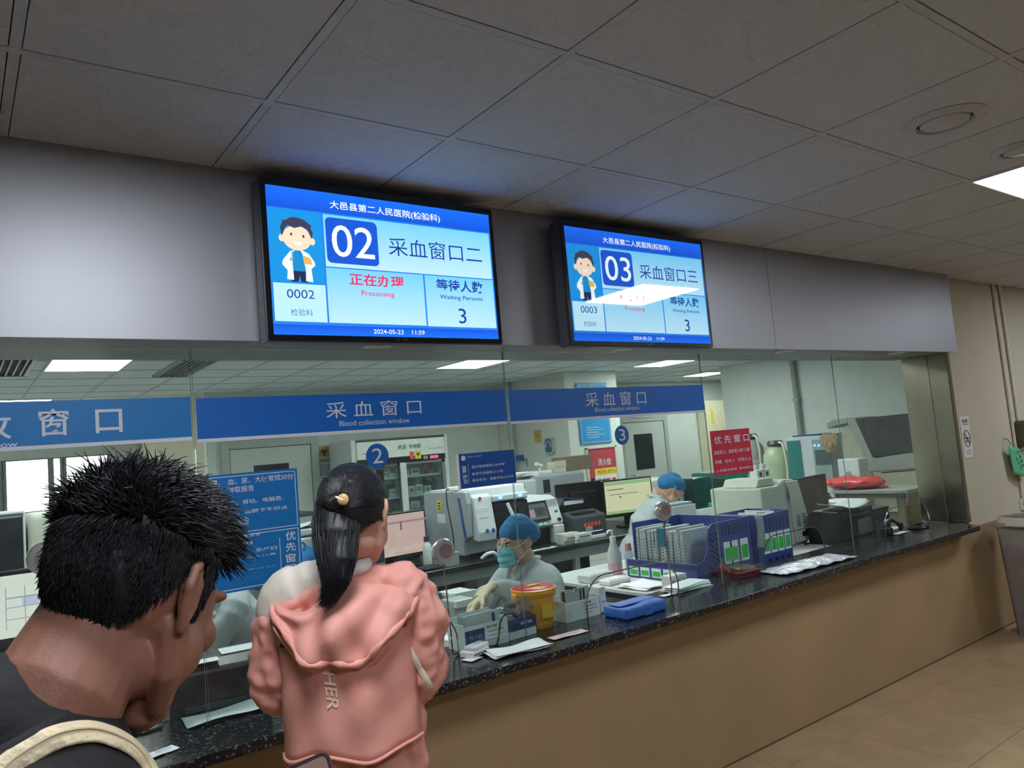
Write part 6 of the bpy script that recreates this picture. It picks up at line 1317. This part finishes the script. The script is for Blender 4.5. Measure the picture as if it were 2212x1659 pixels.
# hair
rh = random.Random(9); seeds = []; cap_pts = []
def hairline(x, y): 
    if x > .05: return .072+.2*(x-.05)
    if .004 < x < .03: return -.022
    if x > -.015: return .035+(x+.015)*.55
    if x > -.04: return -.02+(x+.04)*2.2
    return -.075+max(0, (x+.08))*1.3
shellbm = bmesh.new(); bmesh.ops.create_icosphere(shellbm, subdivisions=5, radius=1)
for v in shellbm.verts:
    d = v.co.normalized(); top = max(0, d.z); k = 1.03+.15*top+.03*max(0, d.x); v.co = Vector((-.012+d.x*.096*k, d.y*.076*k, .03+d.z*.09*k))
    v.co += d*.004*math.sin(v.co.x*130+v.co.z*90)*math.cos(v.co.y*120)
bmesh.ops.delete(shellbm, geom=[v for v in shellbm.verts if v.co.z < hairline(v.co.x, v.co.y)-.004], context='VERTS')
bmesh.ops.transform(shellbm, matrix=Mm2, verts=shellbm.verts); hs_ = from_bm('hair', shellbm, M_HAIR, man, True); md = hs_.modifiers.new('solid', 'SOLIDIFY'); md.thickness = .01; md.offset = -1
while len(seeds) < 9000:
    d = Vector((rh.gauss(0, 1), rh.gauss(0, 1), rh.gauss(0, 1))).normalized(); top = max(0, d.z); k = 1.045+.165*top
    p = Vector((-.012+d.x*.096*k, d.y*.076*k, .03+d.z*.09*k))
    if p.z < hairline(p.x, p.y): continue
    long_ = min(1, max(0, (p.z-.045)/.05)); L = .009+.026*long_*rh.uniform(.6, 1.3)+.008*max(0, d.x)*long_
    sw = math.sin(p.x*90+p.y*70)*.6; flow = Vector((.7+.4*d.x, sw+.2*d.y, .1+.3*math.cos(p.y*80+p.x*60))) if long_ > .2 else Vector((-.15, 0, -.9)); flow = flow-d*flow.dot(d)
    q = (d*(.34 if long_ > .2 else .12)+flow*.8+Vector((rh.gauss(0, .2), rh.gauss(0, .2), rh.gauss(0, .2)))*(.3+.7*long_)).normalized()
    bend = Vector((rh.gauss(0, .4), rh.gauss(0, .4), -.5*long_)); pts = []
    for i in range(5): u = i/4; pts.append(p+q*L*u+bend*L*.45*u*u)
    seeds.append(([Mm2 @ x for x in pts], .0017 if long_ > .2 else .0012))
for i in range(40):     # flyaway locks on the crown and the fringe
    a = rh.uniform(-1.2, 1.2); base = Vector((rh.uniform(-.06, .07), a*.05, .03)); base.z = .03+.09*math.sqrt(max(0.05, 1-(base.x/.1)**2-(base.y/.078)**2))*1.2
    q = Vector((rh.uniform(-.2, .9), rh.gauss(0, .4), rh.uniform(.4, 1.0))).normalized(); L = rh.uniform(.035, .065); b2 = Vector((rh.uniform(.1, .7), rh.gauss(0, .3), -.7)); pts = [base+q*L*u+b2*L*.6*u*u for u in (0, .2, .4, .6, .8, 1)]
    seeds.append(([Mm2 @ x for x in pts], .0011))
lk = strands('hair_locks', seeds, M_HAIR, man); lk['kind'] = 'stuff'
# ---------------------------------------------------------------- woman in pink
WD = 1.93
wh = PD(768, 1118, WD); WY = math.radians(45); Wb = math.atan2(.80, .60)
Mw = HM(wh, WY, .30, -.08, 1.0)
nbw = PD(748, 1222, WD+.0)
wo = Vector((nbw.x, nbw.y, 0)); wom = thing('person', 'woman with a black ponytail in a pink hooded jacket', 'person', wo)
Lw = Matrix.Translation(-wo); Mw2 = Lw @ Mw; nw = nbw-wo; hw = wh-wo
head(wom, Mw2, M_SKIN, True, ([nw+Vector((0, 0, -.05)), nw+Vector((0, 0, .03)), hw+Vector((-.01, -.01, -.05))], [(.06, .06), (.048, .047), (.046, .046)]))
def D(px, py, d=WD): return PD(px, py, d)-wo
axR = Vector((math.sin(Wb), -math.cos(Wb), 0)); axF = Vector((math.cos(Wb), math.sin(Wb), 0))     # her right, her front
shR = nw+axR*.155+Vector((0, 0, -.085)); shL = nw-axR*.152+Vector((0, 0, -.085))
elR, elL = D(898, 1468, WD+.0), D(612, 1490, WD+.0)
waR, waL = elR+axF*.2-axR*.06+Vector((0, 0, -.0)), elL+axF*.2+axR*.06+Vector((0, 0, .0))
def jacket(bm):
    add_tube(bm, [nw+Vector((0, 0, -.78)), nw+Vector((0, 0, -.62)), nw+Vector((0, 0, -.45)), nw+Vector((0, 0, -.28)), nw+Vector((0, 0, -.15)), nw+Vector((0, 0, -.07)), nw+Vector((0, 0, -.02))],
             [(.185, .135), (.182, .135), (.165, .12), (.172, .118), (.165, .105), (.115, .08), (.062, .058)], 28, axF, True)
    for s, sh, e, w_ in ((1, shR, elR, waR), (-1, shL, elL, waL)):
        add_tube(bm, smooth_path([nw+axR*s*.05+Vector((0, 0, -.06)), sh, (sh+e)/2+axR*s*.012, e, (e+w_)/2, w_], 4), [.062]*4+[.07]*4+[.072]*4+[.064]*4+[.05]*4+[.04], 16, axF, True)
jk = blob('jacket', jacket, M_PINK, wom, .007, 2, (.042, .055))
# shirt collar, cream yoke on the left shoulder
bm = bmesh.new(); add_tube(bm, [nw+axR*.058*math.cos(a)+axF*.058*math.sin(a)+Vector((0, 0, .005+.008*math.sin(a))) for a in [2*math.pi*i/24 for i in range(25)]], [(.012, .02)]*25, 8, (0, 0, 1)); from_bm('shirt_collar', bm, M_PAPER, wom, True)
def yoke(bm): add_tube(bm, smooth_path([nw-axR*.055+Vector((0, 0, -.028)), nw-axR*.11+Vector((0, 0, -.05)), shL+Vector((0, 0, .012)), shL-axR*.016+Vector((0, 0, -.055))], 4), [(.055, .05)]*2+[(.066, .06)]*3+[(.076, .07)]*4+[(.074, .07)]*2+[(.066, .062)]*2, 16, axF, True)
blob('cream_yoke', yoke, M_CREAMJ, wom, .007, 4, (.014, .085))
# hood lying on the back
def hood(u, v):
    a = (u-.5)*2; top = nw+axR*a*.11+Vector((0, 0, -.02-.03*abs(a)-.07*max(0, -a)))-axF*(.075*math.sqrt(max(0, 1-a*a*.8)))
    rim = nw+axR*a*.178+Vector((0, 0, -.07-.135*(1-a*a)**.8-.01*a))-axF*(.05+.115*(1-a*a)**.6)
    p = top.lerp(rim, v); bulge = math.sin(math.pi*v)*.03*(1-a*a*.6); p -= axF*bulge; p += Vector((0, 0, .014*math.sin(math.pi*v)))
    return p+axF*.016*math.sin(a*6+v*7)*math.sin(math.pi*v*.8)+Vector((0, 0, .008*math.sin(a*9+2)*v))-axF*.008*math.sin(a*13-v*6)*v
hd = sheet('hood', M_PINK, 34, 18, hood, wom, .006)
rimp = [hood(i/30, 1.0) for i in range(31)]; bm = bmesh.new(); add_tube(bm, rimp, [(.005+.006*math.sin(i*.9)**2, .009+.003*math.sin(i*1.7)) for i in range(31)], 8, -axF, True); from_bm('hood_rim', bm, M_PINK, hd, True)
def under(u, v):
    a = (u-.5)*2; p = hood(u, 1.0)+axF*.02; q = nw+axR*a*.16+Vector((0, 0, -.12-.14*(1-a*a)))-axF*.105; return p.lerp(q, v)-axF*.012*math.sin(math.pi*v)
sheet('hood_underside', M_PINK, 24, 8, under, hd, .005)
# back flap hem, lettering, sleeve stripe
def flap(u, v):
    a = (u-.5)*2; return nw+axR*a*.168+Vector((0, 0, -.16-.26*v-.012*math.sin(a*5)))-axF*(.118*math.sqrt(max(0, 1-a*a*.98))+.018+.012*v+.007*math.sin(a*8+v*4)*math.cos(v*7-a*3))
fl = sheet('back_flap', M_PINK, 30, 14, flap, wom, .004)
rimp = [flap(i/30, 1.0) for i in range(31)]; bm = bmesh.new(); add_tube(bm, rimp, [(.005, .008)]*31, 6, -axF, True); from_bm('flap_hem', bm, M_PINK, fl, True)
me = text_mesh('HER', .02); xs = [v.co.x for v in me.vertices]; ys = [v.co.y for v in me.vertices]
q0 = D(706, 1452, WD-.13)-nw; q1 = D(728, 1528, WD-.13)-nw
a0, a1, v0, v1 = q0.dot(axR)/.168, q1.dot(axR)/.168, (-.16-q0.z)/.26, (-.16-q1.z)/.26
for v in me.vertices:                                   # letters run down her back, laid on the flap
    u_ = (v.co.x-min(xs))/(max(xs)-min(xs)); w_ = (v.co.y-min(ys))/(max(ys)-min(ys))
    v.co = flap(.5+.5*(a0+(a1-a0)*.3*u_+.16*w_), v0+(v1-v0)*u_)-axF*.005
lt = link('lettering', me, mat('jacket_print', (236, 206, 186), .5), fl); lt['label'] = 'pale HER lettering'
sa, sb = shR+axR*.035-axF*.062, elR+axR*.03-axF*.058
bm = bmesh.new(); pts = drape(jk, wo, [(842+88*i/14, 1328+158*i/14) for i in range(15)], .001); add_tube(bm, pts, [(.0085, .002)]*len(pts), 8, -CF, True); from_bm('sleeve_stripe', bm, mat('reflective_stripe', (232, 222, 206), .4), wom, True)
def hands_w(bm):
    hand_fn(bm, waR, axF*.8-axR*.5, Vector((0, 0, -1)), -axR, .5, .9); hand_fn(bm, waL, axF*.8+axR*.5, Vector((0, 0, -1)), axR, .5, .9)
blob('hands', hands_w, M_SKIN, wom, .004, 2)
def legs_w(bm):
    for s in (-1, 1): add_tube(bm, [axR*s*.085+Vector((0, 0, nw.z-.72)), axR*s*.09+Vector((0, 0, .62)), axR*s*.085+Vector((0, 0, .44)), axR*s*.085-axF*.02+Vector((0, 0, .09))], [.1, .085, .06, .045], 14, axF, True)
    add_tube(bm, [Vector((0, 0, nw.z-.78)), Vector((0, 0, nw.z-.66))], [(.16, .12), (.165, .122)], 20, axF, True)
blob('trousers', legs_w, M_TROUS, wom, .012, 3)
for s in (-1, 1):
    b0 = axR*s*.085; bm = bmesh.new(); add_tube(bm, [b0-axF*.07+Vector((0, 0, .04)), b0+axF*.04+Vector((0, 0, .04)), b0+axF*.14+Vector((0, 0, .028))], [(.036, .04), (.04, .04), (.03, .024)], 12, (0, 0, 1), True); from_bm('shoe', bm, M_SHOE, wom, True)
# hair: sleek cap, ponytail
hbm = bmesh.new(); bmesh.ops.create_icosphere(hbm, subdivisions=5, radius=1)
for v in hbm.verts:
    d = v.co.normalized(); k = 1.13+.03*d.z; v.co = Vector((-.014+d.x*.096*k, d.y*.077*k, .03+d.z*.092*k)); v.co += d*.0012*math.sin(math.atan2(d.y, d.z)*60)
def hl_w(x):
    if x > .045: return .055+.3*(x-.045)
    if x > -.005: return .015+(x+.005)*.8
    return -.06+max(0, (x+.06))*1.35
bmesh.ops.delete(hbm, geom=[v for v in hbm.verts if v.co.z < hl_w(v.co.x)], context='VERTS')
bmesh.ops.transform(hbm, matrix=Mw2, verts=hbm.verts); ho_ = from_bm('hair', hbm, M_HAIRW, wom, True); md = ho_.modifiers.new('solid', 'SOLIDIFY'); md.thickness = .012; md.offset = -1
pp = [D(738, 1090, WD-.045), D(728, 1130, WD-.075), D(726, 1180, WD-.11), D(728, 1225, WD-.135), D(724, 1265, WD-.15), D(708, 1305, WD-.16)]
def pony(bm): add_tube(bm, smooth_path(pp[:5], 5), [(.066, .05)]*3+[(.058, .044)]*6+[(.050, .036)]*6+[(.040, .028)]*4+[(.028, .02)]*2, 14, axF, True)
blob('ponytail', pony, M_HAIRW, wom, .005, 3); rh = random.Random(4); seeds = []
path = smooth_path(pp, 6)
for i in range(900):
    a = rh.uniform(0, 6.283); rr_ = math.sqrt(rh.random()); end = rh.uniform(.8, 1.0); k0 = rh.randint(0, 8); pts = []
    n_ = int(len(path)*end)
    for j in range(k0, n_, 2):
        u = j/len(path); wdt = .06*(1-u)**.6+.006; b = path[j]+axR*math.cos(a)*rr_*wdt*1.04+(-axF)*math.sin(a)*rr_*wdt*.85; pts.append(b+Vector((rh.gauss(0, .0008), rh.gauss(0, .0008), rh.gauss(0, .0008))))
    if len(pts) > 3: pts.append(pts[-1]+(pts[-1]-pts[-2])*.8-axR*rh.uniform(-.004, .016)); seeds.append((pts, .0017))
for i in range(700):    # combed strands from crown to tie
    th = rh.uniform(-1.5, 1.5); ph_ = rh.uniform(-.2, 1.25); pts = []
    for j in range(6):
        u = j/5; e_ = ph_*(1-u)+(-.35)*u; x = math.cos(th*(1-.75*u)+math.pi); d = Vector((math.cos(e_)*math.cos(math.pi+th*(1-.8*u)), math.cos(e_)*math.sin(math.pi+th*(1-.8*u)), math.sin(e_))); pts.append(Mw2 @ Vector((-.014+d.x*.1095, d.y*.0885, .03+d.z*.106)))
    seeds.append((pts, .0013))
lk = strands('hair_strands', seeds, M_HAIRW, wom); lk['kind'] = 'stuff'
cl = D(741, 1079, WD-.125); bm = bmesh.new(); add_lathe(bm, [(.001, -.003), (.012, -.003), (.014, 0), (.012, .003), (.001, .003)], 20, axis='y'); bmesh.ops.transform(bm, matrix=Matrix.Translation(cl) @ Rz(-YAW), verts=bm.verts); from_bm('hair_clip', bm, mat('clip_amber', (222, 176, 112), .35), wom, True)
tube('clip_bar', M_CHROME, [cl+Vector((0, 0, 0)), cl-CR*.018+Vector((0, 0, .006)), cl-CR*.032+Vector((0, .0, -.001))], .0035, 6, wom)
